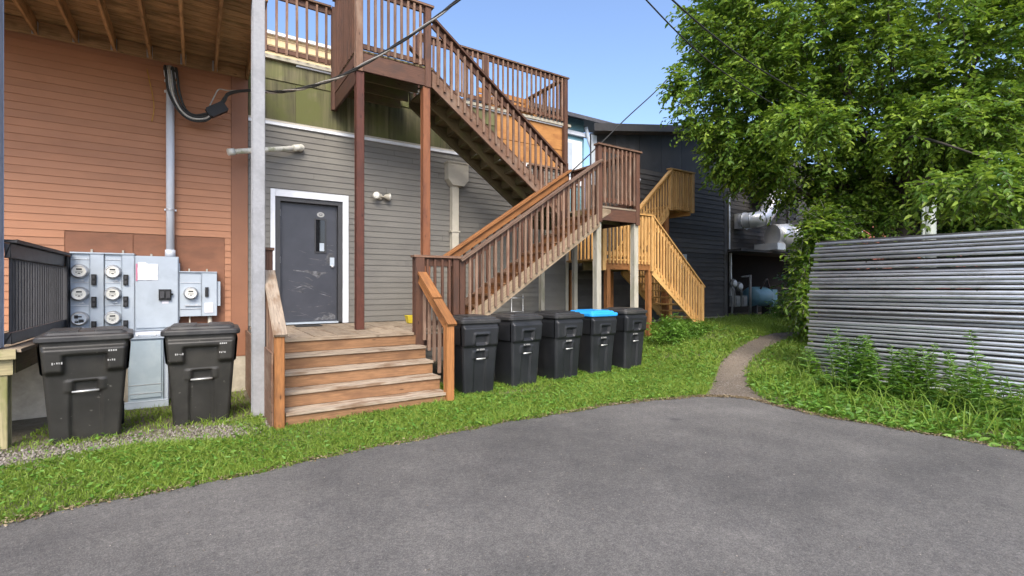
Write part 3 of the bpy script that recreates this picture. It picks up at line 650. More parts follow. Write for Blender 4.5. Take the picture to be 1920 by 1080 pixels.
bn = thing('rooftop_bench', 'orange-brown wooden bench behind the roof railing', 'bench', (6.3, 9.8, 5.345))
for y in (9.6, 9.75, 9.9): box('seat_board', 5.6, 7.0, y, y + 0.13, 5.78, 5.815, 'tanply', bn)
for z in (5.95, 6.10): box('back_board', 5.6, 7.0, 10.04, 10.07, z, z + 0.12, 'tanply', bn)
for x in (5.7, 6.9):
    box('leg', x, x + 0.08, 9.62, 9.70, 5.346, 5.778, 'tanply', bn); box('leg', x, x + 0.08, 9.95, 10.03, 5.346, 6.2, 'tanply', bn)

# ------------------------------------------------------------------ balcony overhead and low side deck (photo left)
bc = thing('balcony', 'old timber balcony overhead on grey posts against the orange wall', 'balcony', (-1.0, 6.45, 0))
box('ledger_board', -4.2, 0.66, 8.955, 8.998, 4.885, 5.08, 'joist', bc)
for k in range(-4, 7):
    x = -1.813 + 0.412 * k
    if x < 0.62: box('joist', x - 0.02, x + 0.02, 6.36, 8.953, 4.885, 5.085, 'joist', bc); box('joist_hanger', x + 0.021, x + 0.026, 8.90, 8.952, 4.89, 5.05, 'galv', bc); box('joist_hanger', x - 0.045, x - 0.021, 8.945, 8.953, 4.89, 5.05, 'galv', bc)
box('rim_joist', 0.665, 0.705, 6.36, 8.998, 4.875, 5.085, 'joist', bc); box('front_beam', -4.2, 0.70, 6.31, 6.358, 4.84, 5.085, 'joist', bc)
y = 6.30
while y < 8.98: box('deck_board', -4.2, 0.72, y, y + 0.135, 5.088, 5.122, 'dplank', bc); y += 0.1395
post('support_post', 0.60, 6.365, -0.1, 4.838, 0.135, 'postgrey', bc); post('support_post', -1.585, 6.365, 0.93, 4.838, 0.13, 'postblue', bc)
sd = thing('side_deck', 'low wooden side deck with dark slatted railing beside the electricity meters', 'deck', (-2.2, 7.5, 0))
x = -3.9
while x < -1.42: box('floor_board', x, x + 0.136, 6.26, 8.95, 0.888, 0.924, 'deckfl', sd); x += 0.141
box('rim_joist', -3.9, -1.43, 6.285, 6.325, 0.68, 0.885, 'mosspost', sd); box('rim_joist', -1.455, -1.415, 6.33, 8.95, 0.69, 0.885, 'mossbeam', sd)
box('nosing_board', -3.9, -1.40, 6.235, 6.258, 0.83, 0.922, 'mosspost', sd)
for x in (-1.535, -3.2): post('support_post', x, 6.365, -0.12, 0.68, 0.135, 'mosspost', sd)
post('support_post', -1.55, 8.7, -0.3, 0.68, 0.11, 'mossbeam', sd)
hr = box('handrail', -1.57, -1.43, 6.44, 8.86, 1.915, 1.95, 'darkmetal', sd)
box('rail', -1.525, -1.475, 6.44, 8.84, 1.77, 1.913, 'darkmetal', sd); box('rail', -1.53, -1.47, 6.44, 8.84, 0.95, 1.06, 'darkmetal', sd)
for i in range(22): box('slat', -1.512, -1.490, 6.52 + i * 0.099, 6.548 + i * 0.099, 1.06, 1.77, 'darkmetal', hr)
post('end_post', -1.50, 8.79, 0.925, 1.912, 0.10, 'darkmetal', sd)
box('corner_screen', -1.46, -1.452, 8.70, 8.95, 0.93, 1.9, 'black', sd)
sk = thing('skirting_panel', 'pale panel closing the space below the side deck', 'panel', (-2.5, 8.7, -0.2)); box('board', -3.9, -1.6, 8.60, 8.66, -0.3, 0.60, 'concrete', sk)

# ------------------------------------------------------------------ electricity meters
def meter(parent, x, z, y, r=0.078, dark=False):
    m = MB().lathe([(r + 0.012, 0), (r + 0.012, 0.03), (r, 0.035), (r, 0.07), (r * 0.93, 0.082), (r * 0.86, 0.082), (r * 0.84, 0.07)], atY(x, y, z), 24, True, False).build('meter', 'galv', parent)
    MB().lathe([(0.0005, 0.074), (r * 0.86, 0.074), (r * 0.86, 0.06)], atY(x, y, z), 24, False, False).build('dial', 'dial' if not dark else 'cab', m)
    mb = MB()
    yy = y - 0.0755
    mb.box(x - 0.030, x + 0.030, yy - 0.002, yy, z + 0.018, z + 0.038).box(x - 0.040, x + 0.040, yy - 0.002, yy, z - 0.004, z + 0.0)
    mb.box(x - 0.012, x + 0.014, yy - 0.002, yy, z - 0.035, z - 0.022).box(x - 0.036, x - 0.020, yy - 0.002, yy, z - 0.022, z - 0.016).box(x + 0.02, x + 0.034, yy - 0.002, yy, z - 0.02, z - 0.014)
    if dark: mb.box(x - 0.05, x - 0.01, yy - 0.002, yy, z + 0.005, z + 0.05).box(x + 0.0, x + 0.05, yy - 0.002, yy, z - 0.05, z - 0.01).box(x - 0.045, x - 0.005, yy - 0.002, yy, z - 0.055, z - 0.03)
    mb.build('dial_print', 'ink', m); return m
mbk = thing('meter_bank', 'bank of six round electricity meters in a grey steel cabinet', 'meter cabinet', (-0.9, 8.9, 0.7))
ZT, ZB = 1.955, 0.70
for xa, xb, xc in ((-1.448, -1.244, -1.09), (-1.087, -0.897, -0.752)):
    box('meter_column', xa, xb - 0.002, 8.82, 8.975, ZB, ZT, 'cab', mbk); box('breaker_column', xb, xc - 0.002, 8.80, 8.975, ZB, ZT - 0.002, 'cab', mbk)
    box('top_lip', xa, xc - 0.002, 8.79, 8.976, ZT + 0.001, ZT + 0.02, 'cab', mbk)
    for z in (1.875, 1.555, 1.235, 0.905): box('seam_strip', xa + 0.006, xb - 0.008, 8.814, 8.8195, z, z + 0.007, 'galv', mbk)
    for i, z in enumerate((1.71, 1.40, 1.06)):
        meter(mbk, (xa + xb) / 2, z, 8.82, 0.084, dark=(xa < -1.3 and i == 2))
        o = box('breaker_cover', xb + 0.02, xb + 0.075, 8.775, 8.799, z - 0.19, z - 0.04, 'black', mbk)
        for q in (0.02, 0.09): box('breaker_switch', xb + 0.035, xb + 0.06, 8.765, 8.7745, z - 0.19 + q, z - 0.15 + q, 'darkmetal', o)
        MB().box(xa + 0.09, xa + 0.15, 8.811, 8.8195, z - 0.135, z - 0.128).box(xa + 0.12, xa + 0.14, 8.808, 8.8195, z - 0.128, z - 0.118).build('latch', 'galv', mbk)
    for x in (xb - 0.0, ): box('mounting_tab', x - 0.012, x + 0.012, 8.955, 8.976, ZT + 0.021, ZT + 0.07, 'cream', mbk)
mp = box('main_cabinet', -0.750, -0.229, 8.80, 8.975, 0.86, 1.945, 'cab', mbk)
box('cabinet_door', -0.738, -0.24, 8.785, 8.7995, 0.90, 1.925, 'cab', mp); box('side_flange', -0.229, -0.215, 8.86, 8.97, 1.0, 1.85, 'cab', mp)
box('mounting_tab', -0.58, -0.555, 8.955, 8.976, 1.946, 1.985, 'cream', mp)
o = box('main_switch', -0.468, -0.318, 8.74, 8.7845, 1.30, 1.46, 'black', mp)
for x in (-0.45, -0.38): box('switch_lever', x, x + 0.05, 8.722, 8.7395, 1.33, 1.43, 'darkmetal', o)
box('switch_knob', -0.317, -0.295, 8.745, 8.78, 1.37, 1.40, 'black', o); box('rating_plate', -0.43, -0.35, 8.780, 8.7845, 1.25, 1.295, 'paper', mp)
box('lower_box', -0.75, -0.25, 8.815, 8.975, 0.60, 0.855, 'white', mbk)
nt_ = thing('paper_notice', 'creased white paper notice taped to the main meter cabinet', 'notice', (-0.6, 8.78, 1.6))
mb = MB(); nx, nz = 9, 8
for i in range(nx):
    for j in range(nz):
        x = -0.715 + 0.235 * i / (nx - 1); z = 1.595 + 0.235 * j / (nz - 1) + (0.022 if i < 4 and j == nz - 1 else 0)
        mb.v.append((x + random.uniform(-.003, .003), 8.779 - 0.004 * math.sin(i * 1.7) * math.cos(j * 1.3) - random.uniform(0, .004), z))
for i in range(nx - 1):
    for j in range(nz - 1): mb.f.append((i * nz + j, i * nz + nz + j, i * nz + nz + j + 1, i * nz + j + 1)); mb.sm.append(False)
mb.build('sheet', 'paper', nt_); box('edge_strip', -0.735, -0.716, 8.775, 8.784, 1.58, 1.83, 'pink', nt_)
mx = thing('single_meter_box', 'small grey meter box with one meter beside the conduit', 'meter cabinet', (0.0, 8.9, 1.05))
bx = box('meter_panel', -0.222, 0.058, 8.82, 8.975, 1.05, 1.715, 'cab', mx); box('breaker_panel', 0.06, 0.262, 8.805, 8.975, 1.05, 1.713, 'cab', mx)
box('top_lip', -0.222, 0.262, 8.795, 8.976, 1.716, 1.73, 'cab', mx); box('side_box', 0.263, 0.31, 8.84, 8.97, 1.20, 1.58, 'cab', mx)
meter(mx, -0.076, 1.40, 8.82, 0.082)
for z in (1.555, 1.16): box('seam_strip', -0.215, 0.05, 8.814, 8.8195, z, z + 0.007, 'galv', mx)
MB().box(-0.15, 0.05, 8.80, 8.8195, 1.205, 1.215).box(-0.15, -0.10, 8.80, 8.8195, 1.216, 1.226).box(-0.02, 0.01, 8.80, 8.8195, 1.216, 1.232).build('latch', 'galv', mx)
box('breaker_cover', 0.105, 0.15, 8.785, 8.8045, 1.345, 1.49, 'black', mx); box('rating_plate', 0.10, 0.21, 8.800, 8.8045, 1.10, 1.25, 'paper', mx)
for x in (-0.11, 0.12): box('mounting_tab', x, x + 0.022, 8.955, 8.976, 1.731, 1.775, 'cream', mx)
for x, r in ((-0.09, 0.012), (0.17, 0.03)): tube_mesh('conduit_stub', [(x, 8.90, 1.05), (x, 8.90, 0.80)], r, 'cream', mx)
pb = thing('pull_box', 'tall grey-green utility cabinet on the ground below the meters', 'utility cabinet', (-0.6, 8.5, -0.2))
box('cabinet', -0.80, -0.40, 8.52, 8.78, -0.20, 0.765, 'cab2', pb); box('lid', -0.81, -0.39, 8.49, 8.79, 0.766, 0.80, 'cab', pb)
box('door_panel', -0.775, -0.425, 8.505, 8.519, -0.06, 0.74, 'cab2', pb); box('side_channel', -0.399, -0.345, 8.55, 8.75, -0.2, 0.76, 'cab', pb)
box('base_plinth', -0.84, -0.34, 8.46, 8.515, -0.22, -0.10, 'cab', pb)
for z in (0.0, 0.12): box('hasp', -0.79, -0.415, 8.498, 8.5045, z, z + 0.008, 'galv', pb)
for x in (-0.70, -0.50): MB().lathe([(0.02, 0), (0.02, 0.02), (0.001, 0.021)], Matrix.Translation((x, 8.55, 0.80)), 8).build('bolt', 'galv', pb)

# conduit, weatherhead, looping cables, overhead service drop
cm = thing('service_conduit', 'pale grey vertical conduit with weatherhead on the orange wall', 'conduit', (-0.34, 8.9, 1.95))
tube_mesh('pipe', [(-0.335, 8.90, 1.99), (-0.335, 8.90, 4.40)], 0.052, 'conduit', cm, 16); tube_mesh('collar', [(-0.335, 8.90, 1.95), (-0.335, 8.90, 2.05)], 0.066, 'conduit', cm, 16)
tube_mesh('upper_pipe', [(-0.335, 8.90, 4.40), (-0.335, 8.90, 4.70)], 0.048, 'conduit', cm, 16)
wh = MB().lathe([(0.055, 0), (0.075, 0.05), (0.085, 0.13), (0.06, 0.19), (0.02, 0.21)], Matrix.Translation((-0.335, 8.89, 4.60)), 14).build('weatherhead', 'conduit', cm)
for z in (2.64, 4.42, 4.58): box('strap', -0.41, -0.26, 8.93, 8.975, z, z + 0.03, 'galv', cm); MB().lathe([(0.056, 0), (0.056, 0.028)], Matrix.Translation((-0.335, 8.90, z)), 14).build('strap_band', 'galv', cm)
lc = thing('looping_cables', 'thick black cables looping from the weatherhead to a splice block', 'cable', (0.0, 8.8, 4.0))
for k in range(4):
    o = (k - 1.5) * 0.045
    pts = bez([(-0.335 + o, 8.84, 4.72), (-0.325 + o, 8.74, 4.74), (-0.31 + o, 8.70, 4.62), (-0.28 + o, 8.70, 4.36), (-0.19 + o * .7, 8.70, 4.13 + o * .2), (-0.06 + o * .4, 8.68, 4.03 + o * .6), (0.10, 8.65, 4.05 + o * 0.8), (0.21, 8.62, 4.13 + o * .5)], 6)
    tube_mesh('cable', pts, 0.017, 'cable' if k != 1 else 'barecable', lc, 7)
Ms = Matrix.Translation((0.255, 8.60, 4.18)) @ Matrix.Rotation(R(-35), 4, 'Y')
MB().box(-0.12, 0.12, -0.05, 0.05, -0.075, 0.075, Ms).box(-0.14, -0.12, -0.04, 0.04, -0.055, 0.06, Ms).box(0.12, 0.14, -0.04, 0.04, -0.06, 0.06, Ms).build('splice_block', 'black', lc)
for k, o in enumerate((-0.03, 0.0, 0.03)): tube_mesh('cable', bez([(0.30, 8.60, 4.26 + o), (0.36, 8.57, 4.36 + o), (0.40, 8.54, 4.43 + o * .5), (0.52, 8.46, 4.47 + o * .3), (0.72, 8.30, 4.48 + o * .2)], 6), 0.015, 'cable', lc, 6)
tube_mesh('cable', bez([(0.16, 8.60, 4.22), (0.22, 8.62, 4.38), (0.28, 8.62, 4.50), (0.40, 8.56, 4.49), (0.52, 8.46, 4.485)], 6), 0.010, 'barecable', lc, 6)
sdp = thing('service_drop', 'twisted black service cable rising from the wall past the upper landing', 'cable', (0.8, 8.2, 4.4))
base = bez([(0.70, 8.315, 4.48), (0.97, 7.9, 4.37), (1.25, 7.45, 4.33), (1.60, 6.9, 4.36), (1.95, 6.35, 4.50), (2.35, 5.65, 4.72), (2.7, 5.0, 4.98), (3.3, 4.0, 5.45), (5.2, 0.5, 7.2)], 10)
for k in range(3):
    pts = [p + Vector((0, math.cos(i * .55 + k * 2.1) * 0.012, math.sin(i * .55 + k * 2.1) * 0.014)) for i, p in enumerate(base)]
    tube_mesh('strand', pts, 0.0115, 'cable' if k else 'barecable', sdp, 6)
yw = thing('loose_yellow_wire', 'thin loose yellow wire hanging on the orange wall', 'wire', (-0.5, 8.95, 3.8))
tube_mesh('strand', bez([(-0.62, 8.96, 4.72), (-0.58, 8.95, 4.50), (-0.545, 8.94, 4.30), (-0.535, 8.94, 4.12), (-0.56, 8.94, 3.95)], 6), 0.007, 'yellowwire', yw, 6)

# ------------------------------------------------------------------ fittings on the grey wall
pv = thing('pvc_spout', 'mildewed white plastic spout pipe sticking out of the grey wall', 'pipe', (1.3, 8.8, 3.8))
tube_mesh('pipe', [(0.48, 8.62, 3.585), (1.46, 8.90, 3.865)], 0.040, 'pvc', pv, 14); tube_mesh('coupling', [(1.36, 8.87, 3.836), (1.49, 8.909, 3.874)], 0.054, 'pvc', pv, 14); MB().lathe([(0.055, 0), (0.055, 0.10)], atY(1.49, 8.985, 3.872), 14).build('elbow', 'pvc', pv)
tube_mesh('open_end', [(0.40, 8.60, 3.56), (0.485, 8.62, 3.586)], 0.052, 'pvc', pv, 14)
fl = thing('flood_light', 'white twin head flood light on the grey wall', 'lamp', (2.85, 8.9, 3.2))
MB().lathe([(0.06, 0), (0.06, 0.03), (0.02, 0.05)], atY(2.87, 8.982, 3.18), 14).build('base', 'cream', fl)
for x, y, a in ((2.80, 8.90, -25), (2.985, 8.90, 62)):
    Mh = Matrix.Translation((x, y, 3.185)) @ Matrix.Rotation(R(a), 4, 'Z') @ Matrix.Rotation(R(95), 4, 'X') @ Matrix.Scale(0.8, 4)
    h_ = MB().lathe([(0.03, -0.06), (0.05, -0.03), (0.085, 0.06), (0.088, 0.075), (0.08, 0.075)], Mh, 16).build('lamp_head', 'cream', fl)
    MB().lathe([(0.082, 0.076), (0.06, 0.095), (0.002, 0.105)], Mh, 16).build('lens', 'dial', h_)
    tube_mesh('arm', [(2.87, 8.94, 3.18), (x, y, 3.185)], 0.014, 'cream', fl, 6)
dp = thing('downspout', 'beige downpipe with a hopper head on the grey wall', 'downpipe', (4.4, 8.9, 0.9))
MB().prism([(4.21, 3.99), (4.66, 3.99), (4.66, 3.66), (4.56, 3.54), (4.31, 3.54), (4.21, 3.66)], 8.80, 8.98).build('hopper_head', 'cream', dp)
box('hopper_rim', 4.195, 4.675, 8.785, 8.985, 3.985, 4.01, 'cream', dp); box('pipe', 4.325, 4.475, 8.86, 8.975, 0.6, 3.55, 'cream', dp)
for z in (1.4, 2.6): box('strap', 4.30, 4.50, 8.85, 8.978, z, z + 0.03, 'cream', dp)
ty = thing('yellow_caddy', 'yellow plastic caddy on the porch floor by the rail post', 'caddy', (3.2, 8.3, FL))
mb = MB(); mb.add([(-.09, -.07, 0), (.09, -.07, 0), (.09, .07, 0), (-.09, .07, 0), (-.13, -.1, .17), (.13, -.1, .17), (.13, .1, .17), (-.13, .1, .17)], [(0, 3, 2, 1), (0, 1, 5, 4), (1, 2, 6, 5), (2, 3, 7, 6), (3, 0, 4, 7)], Matrix.Translation((3.22, 8.25, FL + 0.005)) @ Matrix.Scale(0.8, 4)); mb.build('tub', 'toy', ty)
MB().box(3.25, 3.31, 8.22, 8.28, FL + 0.10, FL + 0.26).build('handle', 'toy', ty)
wr = thing('wire_rack', 'small bare wire rack against the grey wall behind the bins', 'rack', (5.9, 8.8, 0.5))
for x in (5.75, 6.05): tube_mesh('upright', [(x, 8.86, 0.05), (x, 8.86, 1.32)], 0.012, 'galv', wr, 6)
for z in (0.5, 0.95, 1.25): tube_mesh('crossbar', [(5.73, 8.85, z), (6.07, 8.85, z)], 0.010, 'galv', wr, 6)

# ------------------------------------------------------------------ wheeled bins
def rrect(w, d, r, n=5):
    pts = []
    for cx, cy, a0 in ((w / 2 - r, d / 2 - r, 0), (-w / 2 + r, d / 2 - r, 90), (-w / 2 + r, -d / 2 + r, 180), (w / 2 - r, -d / 2 + r, 270)):
        for i in range(n + 1): a = R(a0 + 90 * i / n); pts.append((cx + r * math.cos(a), cy + r * math.sin(a)))
    return pts
def make_bin(big):
    H, W0, W1, D0, D1 = (1.00, 0.52, 0.66, 0.52, 0.68) if big else (1.01, 0.47, 0.58, 0.50, 0.64)
    me = {}
    def fmesh(key, mb, mat): me[key] = (mb.mesh(key, mat), mat)
    # body: side and back shell by lofted rounded sections, front as a relief grid
    nx, nz = 44, 72; mb = MB(); cut = 0.035
    def half(z): return (W0 + (W1 - W0) * z / H) / 2
    def front(z): return -(D0 / 2 + (D1 / 2 - D0 / 2) * z / H)
    def s(a, b, x): t = min(1, max(0, (x - a) / (b - a))); return t * t * (3 - 2 * t)
    def relief(u, z):                       # u = -1..1 across; positive = proud
        x = abs(u) * half(z); zz = z / H; r_ = 0.0
        e = 0.006
        if big:
            notch = 1 - s(0.155 - e, 0.155 + e + 0.03 * (1 - zz), x); sh = s(0.675, 0.72, zz) * (1 - s(0.925, 0.94, zz)); top = s(0.86, 0.875, zz)
            r_ += 0.055 * sh * max(1 - notch, top)
            ch, pk, pz = 0.115, 0.092, (0.505, 0.60)
        else:
            sh = s(0.665, 0.70, zz) * (1 - s(0.935, 0.95, zz)); notch = (1 - s(0.095 - e, 0.095 + e, x)) * s(0.70, 0.715, zz) * (1 - s(0.825, 0.838, zz))
            fr_ = (1 - s(0.125 - e, 0.125 + e, x)) * s(0.70, 0.715, zz) * (1 - s(0.855, 0.868, zz))
            r_ += 0.035 * sh + 0.014 * fr_ - 0.055 * notch
            ch, pk, pz = 0.088, 0.062, (0.50, 0.60)
        r_ -= 0.030 * (1 - s(ch - e, ch + e, x)) * (1 - s(0.485, 0.497, zz))
        r_ += 0.010 * (1 - s(ch + 0.03, ch + 0.04, x)) * s(0.50, 0.505, zz) * (1 - s(0.615, 0.625, zz))
        r_ -= 0.050 * (1 - s(pk - e, pk + e, x)) * s(pz[0] - 0.012, pz[0], zz) * (1 - s(pz[1], pz[1] + 0.012, zz))
        return r_
    for j in range(nz + 1):
        z = H * j / nz
        for i in range(nx + 1):
            u = -1 + 2 * i / nx; c = max(0, abs(u) * half(z) - (half(z) - cut)); rnd_ = cut - math.sqrt(max(0, cut * cut - c * c))
            edge = 1 - s(0.93, 1.0, abs(u))
            mb.v.append((u * half(z), front(z) + rnd_ - relief(u, z) * edge, z))
    for j in range(nz):
        for i in range(nx): a = j * (nx + 1) + i; mb.f.append((a, a + 1, a + nx + 2, a + nx + 1)); mb.sm.append(True)
    base = len(mb.v); prof = [0, 0.3, 0.6, 0.675, 0.70, 0.93, 1.0]
    for t in prof:
        z = H * t; h = half(z) + (0.018 if 0.69 < t < 0.95 else 0); f_ = front(z) + cut; b_ = D0 / 2 + 0.01
        for p in ((-h, f_), (-h, b_ - 0.05), (-h + 0.04, b_), (h - 0.04, b_), (h, b_ - 0.05), (h, f_)): mb.v.append((p[0], p[1], z))
    for j in range(len(prof) - 1):
        for i in range(5): a = base + j * 6 + i; mb.f.append((a, a + 6, a + 7, a + 1)); mb.sm.append(False)
    mb.f.append(tuple(base + i for i in range(6))); mb.sm.append(False)
    fmesh('body', mb, 'binplastic' if big else 'binblue')
    # rim and lid
    mb = MB(); secs = [(0.97, 0.0), (1.0, 0.012), (1.0, 0.045), (0.975, 0.058), (0.93, 0.062)]
    Wl, Dl = W1 + (0.075 if big else 0.06), D1 + 0.05
    ring = rrect(Wl, Dl, 0.06)
    for sc_, z in secs: mb.v += [(x * sc_, y * sc_ + 0.0, H - 0.012 + z) for x, y in ring]
    for sc_, z in ((0.86, 0.068), (0.82, 0.088), (0.4, 0.098)): mb.v += [(x * sc_, y * sc_, H - 0.012 + z) for x, y in ring]
    n = len(ring); ns = len(secs) + 3
    for j in range(ns - 1):
        for i in range(n): mb.f.append((j * n + i, j * n + (i + 1) % n, (j + 1) * n + (i + 1) % n, (j + 1) * n + i)); mb.sm.append(j > 5)
    mb.f.append(tuple((ns - 1) * n + i for i in range(n))); mb.sm.append(False); mb.f.append(tuple(reversed(range(n)))); mb.sm.append(False)
    for xx in ((-0.17, 0.17) if big else (0.0,)):
        ww = 0.11 if big else 0.17; mb.box(xx - ww, xx + ww, -Dl * 0.36, Dl * 0.30, H + 0.074, H + 0.092)
    me['lid'] = mb
    fmesh('catch_bar', MB().tube([(-0.10 if big else -0.072, front(0.505 * H) - 0.020, 0.508 * H), (0.10 if big else 0.072, front(0.505 * H) - 0.020, 0.508 * H)], 0.0095, 8), 'steelbar')
    fmesh('axle', MB().tube([(-W0 / 2 - 0.02, D0 / 2, 0.13), (W0 / 2 + 0.02, D0 / 2, 0.13)], 0.012, 6), 'steelbar')
    fmesh('wheel', MB().lathe([(0.05, -0.03), (0.12, -0.03), (0.13, -0.015), (0.13, 0.015), (0.12, 0.03), (0.05, 0.03)], Matrix.Rotation(R(90), 4, 'Y'), 18), 'tyre')
    fmesh('handle', MB().tube([(-W1 * .36, D1 / 2 + 0.0, H - 0.06), (-W1 * .36, D1 / 2 + 0.06, H - 0.03), (W1 * .36, D1 / 2 + 0.06, H - 0.03), (W1 * .36, D1 / 2, H - 0.06)], 0.016, 8), 'binplastic')
    lid_mb = me.pop('lid'); lids = {m_: lid_mb.mesh('lid', m_) for m_ in ('lid', 'bluelid')}
    return me, lids, (W0, D0, H)
def bin_marks(big, W0, D0, H):
    """white stamped markings: small worn strokes, different on every bin"""
    D1 = 0.68 if big else 0.64
    def front(z): return -(D0 / 2 + (D1 / 2 - D0 / 2) * z / H)
    mb = MB()                                   # white stamped markings: small worn strokes
    if big:
        z0 = 0.795 * H; y = front(z0) - 0.058
        for cx, n_ in ((-0.20, 5), (0.20, 4)):
            for i in range(n_): mb.box(cx - 0.035 + i * 0.016, cx - 0.035 + i * 0.016 + random.uniform(.006, .011), y - 0.001, y + 0.004, z0 + random.uniform(-.012, .0), z0 + random.uniform(.004, .014))
        z0 = 0.885 * H; y = front(z0) - 0.057
        for i in range(4): mb.box(0.17 + i * 0.018, 0.182 + i * 0.018, y - 0.001, y + 0.004, z0, z0 + 0.016)
    else:
        z0 = 0.622 * H; y = front(z0)
        for i in range(8):
            if i == 2: continue
            x = -0.058 + i * 0.0155; k = random.choice((0, 1, 2))
            mb.box(x, x + 0.0035, y - 0.003, y + 0.003, z0, z0 + 0.022); mb.box(x + 0.008, x + 0.0115, y - 0.003, y + 0.003, z0, z0 + 0.022)
            mb.box(x + 0.0035, x + 0.008, y - 0.003, y + 0.003, z0 + 0.009 * k, z0 + 0.009 * k + 0.004)
    return mb.mesh('stamped_marking', 'mark')
BINS = {True: make_bin(True), False: make_bin(False)}
def place_bin(big, x, y, rz, label, group, lidmat='lid', tilt=0):
    me, lids, (W0, D0, H) = BINS[big]
    t = thing('wheeled_bin', label, 'bin', (x, y, float(gh(x, y)) - 0.005), R(rz), group); M = WM[t.name]
    for k, (m_, _) in me.items():
        if k == 'wheel':
            for sx in (-1, 1): link('wheel', m_, M @ Matrix.Translation((sx * (W0 / 2 - 0.005), D0 / 2 + 0.06, 0.13)), t)
        else: link(k, m_, M, t)
    link('stamped_marking', bin_marks(big, W0, D0, H), M, t)
    link('lid', lids[lidmat], M @ Matrix.Translation((0, 0, 0)) @ Matrix.Rotation(R(tilt), 4, 'X'), t)
place_bin(True, -0.93, 6.50, 5, 'large dusty charcoal bin standing in front of the meter bank', 'large bins below the meters')
place_bin(True, 0.055, 6.60, -2, 'large charcoal bin between the utility cabinet and the grey post', 'large bins below the meters')
RB = 'bins lined up along the staircase'
place_bin(False, 3.31, 6.17, -2, 'charcoal bin beside the stair newel post, first of the row of five', RB)
place_bin(False, 4.11, 6.24, 4, 'charcoal bin second in the row of five counted from the steps', RB, tilt=-0.7)
place_bin(False, 4.96, 6.28, 3, 'charcoal bin in the middle of the row, next to the blue lid', RB, tilt=0.5)
place_bin(False, 5.80, 6.36, 1, 'charcoal bin with the bright blue lid', RB, 'bluelid')
place_bin(False, 6.60, 6.40, 4, 'charcoal bin at the end of the row beyond the blue lid', RB)

# ------------------------------------------------------------------ black building, its yellow stair and machinery
bb = thing('black_building', 'black clapboard building with sloping roof behind the yellow staircase', 'building', (11, 9.3, 0.3))
BY = 9.3
def roofz(x): return 5.42 + (x - 8.4) * 0.165
mb = MB(); mb.prism([(7.47, -0.2), (14.28, -0.2), (14.28, roofz(14.28)), (8.42, roofz(8.42)), (8.42, 3.3), (7.47, 3.3)], BY + 0.002, 13, 0.95).build('wall', 'blackbd', bb)
mb = MB(); mb.prism([(14.28, 2.70), (22, 2.70), (22, 6.3), (14.28, 6.3)], BY + 0.35, 12, .95).build('wall', 'blackbd', bb)
mb = MB(); mb.prism([(14.28, -0.2), (22, -0.2), (22, 2.70), (14.28, 2.70)], BY + 1.4, 15).build('recess_wall', 'recess_shade', bb)
box('foundation', 7.5, 14.28, BY - 0.03, BY, 0.1, 0.56, 'concrete', bb, False)
z = 0.57
while z < 4.75:
    clap('clapboard', 7.48 if z < 3.1 else 8.43, 14.1, BY, z, z + 0.14, 'blackbd', bb, 0.026); z += 0.14
z = 2.72
while z < 6.1: clap('clapboard', 14.3, 20, BY + 0.348, z, z + 0.14, 'blackbd', bb, 0.024); z += 0.14
box('corner_board', 14.1, 14.29, BY - 0.03, BY + 0.05, 0.56, 6.3, 'blackbd', bb)
x = 8.43
while x < 14:
    x1 = min(x + 0.9, 14.1); MB().prism([(x, 4.76), (x1 - 0.01, 4.76), (x1 - 0.01, roofz(x1) - 0.02), (x, roofz(x) - 0.02)], BY - 0.012 - random.uniform(0, .006), BY).build('tar_panel', 'tar', bb); x = x1
MB().prism([(8.3, roofz(8.3)), (14.6, roofz(14.6)), (14.6, roofz(14.6) + 0.16), (8.3, roofz(8.3) + 0.16)], BY - 0.28, 13.2, 0.95).build('roof', 'shingle', bb)
MB().prism([(8.3, roofz(8.3) - 0.02), (14.6, roofz(14.6) - 0.02), (14.6, roofz(14.6) + 0.17), (8.3, roofz(8.3) + 0.17)], BY - 0.31, BY - 0.281).build('fascia', 'darkmetal', bb)
box('pilaster', 8.44, 8.62, BY - 0.05, BY, 4.1, 5.38, 'cab', bb)
box('shelf_canopy', 14.35, 19, BY - 0.45, BY + 0.34, 2.62, 2.70, 'blackbd', bb); box('standpipe', 14.78, 14.86, BY + 0.24, BY + 0.32, 2.71, 4.6, 'galv', bb)
box('standpipe', 14.82, 14.88, BY + 0.2, BY + 0.26, 1.2, 2.61, 'galv', bb)
vb = thing('wall_vent', 'small pale vent on the black wall beside the yellow handrail', 'vent', (11.5, 9.28, 2)); box('cover', 11.9, 12.15, BY - 0.10, BY - 0.03, 2.05, 2.45, 'galv', vb)
lj = thing('junction_lamp', 'small white lamp on the black tar paper wall', 'lamp', (10.2, 9.2, 4.4)); MB().lathe([(0.05, 0), (0.06, 0.05), (0.02, 0.09)], atY(10.15, 9.27, 4.42), 10).build('cover', 'white', lj)

ys2 = thing('yellow_staircase', 'new yellow pine staircase on the side of the black building', 'staircase', (9.5, 8.2, 0.4))
YF = 2.12
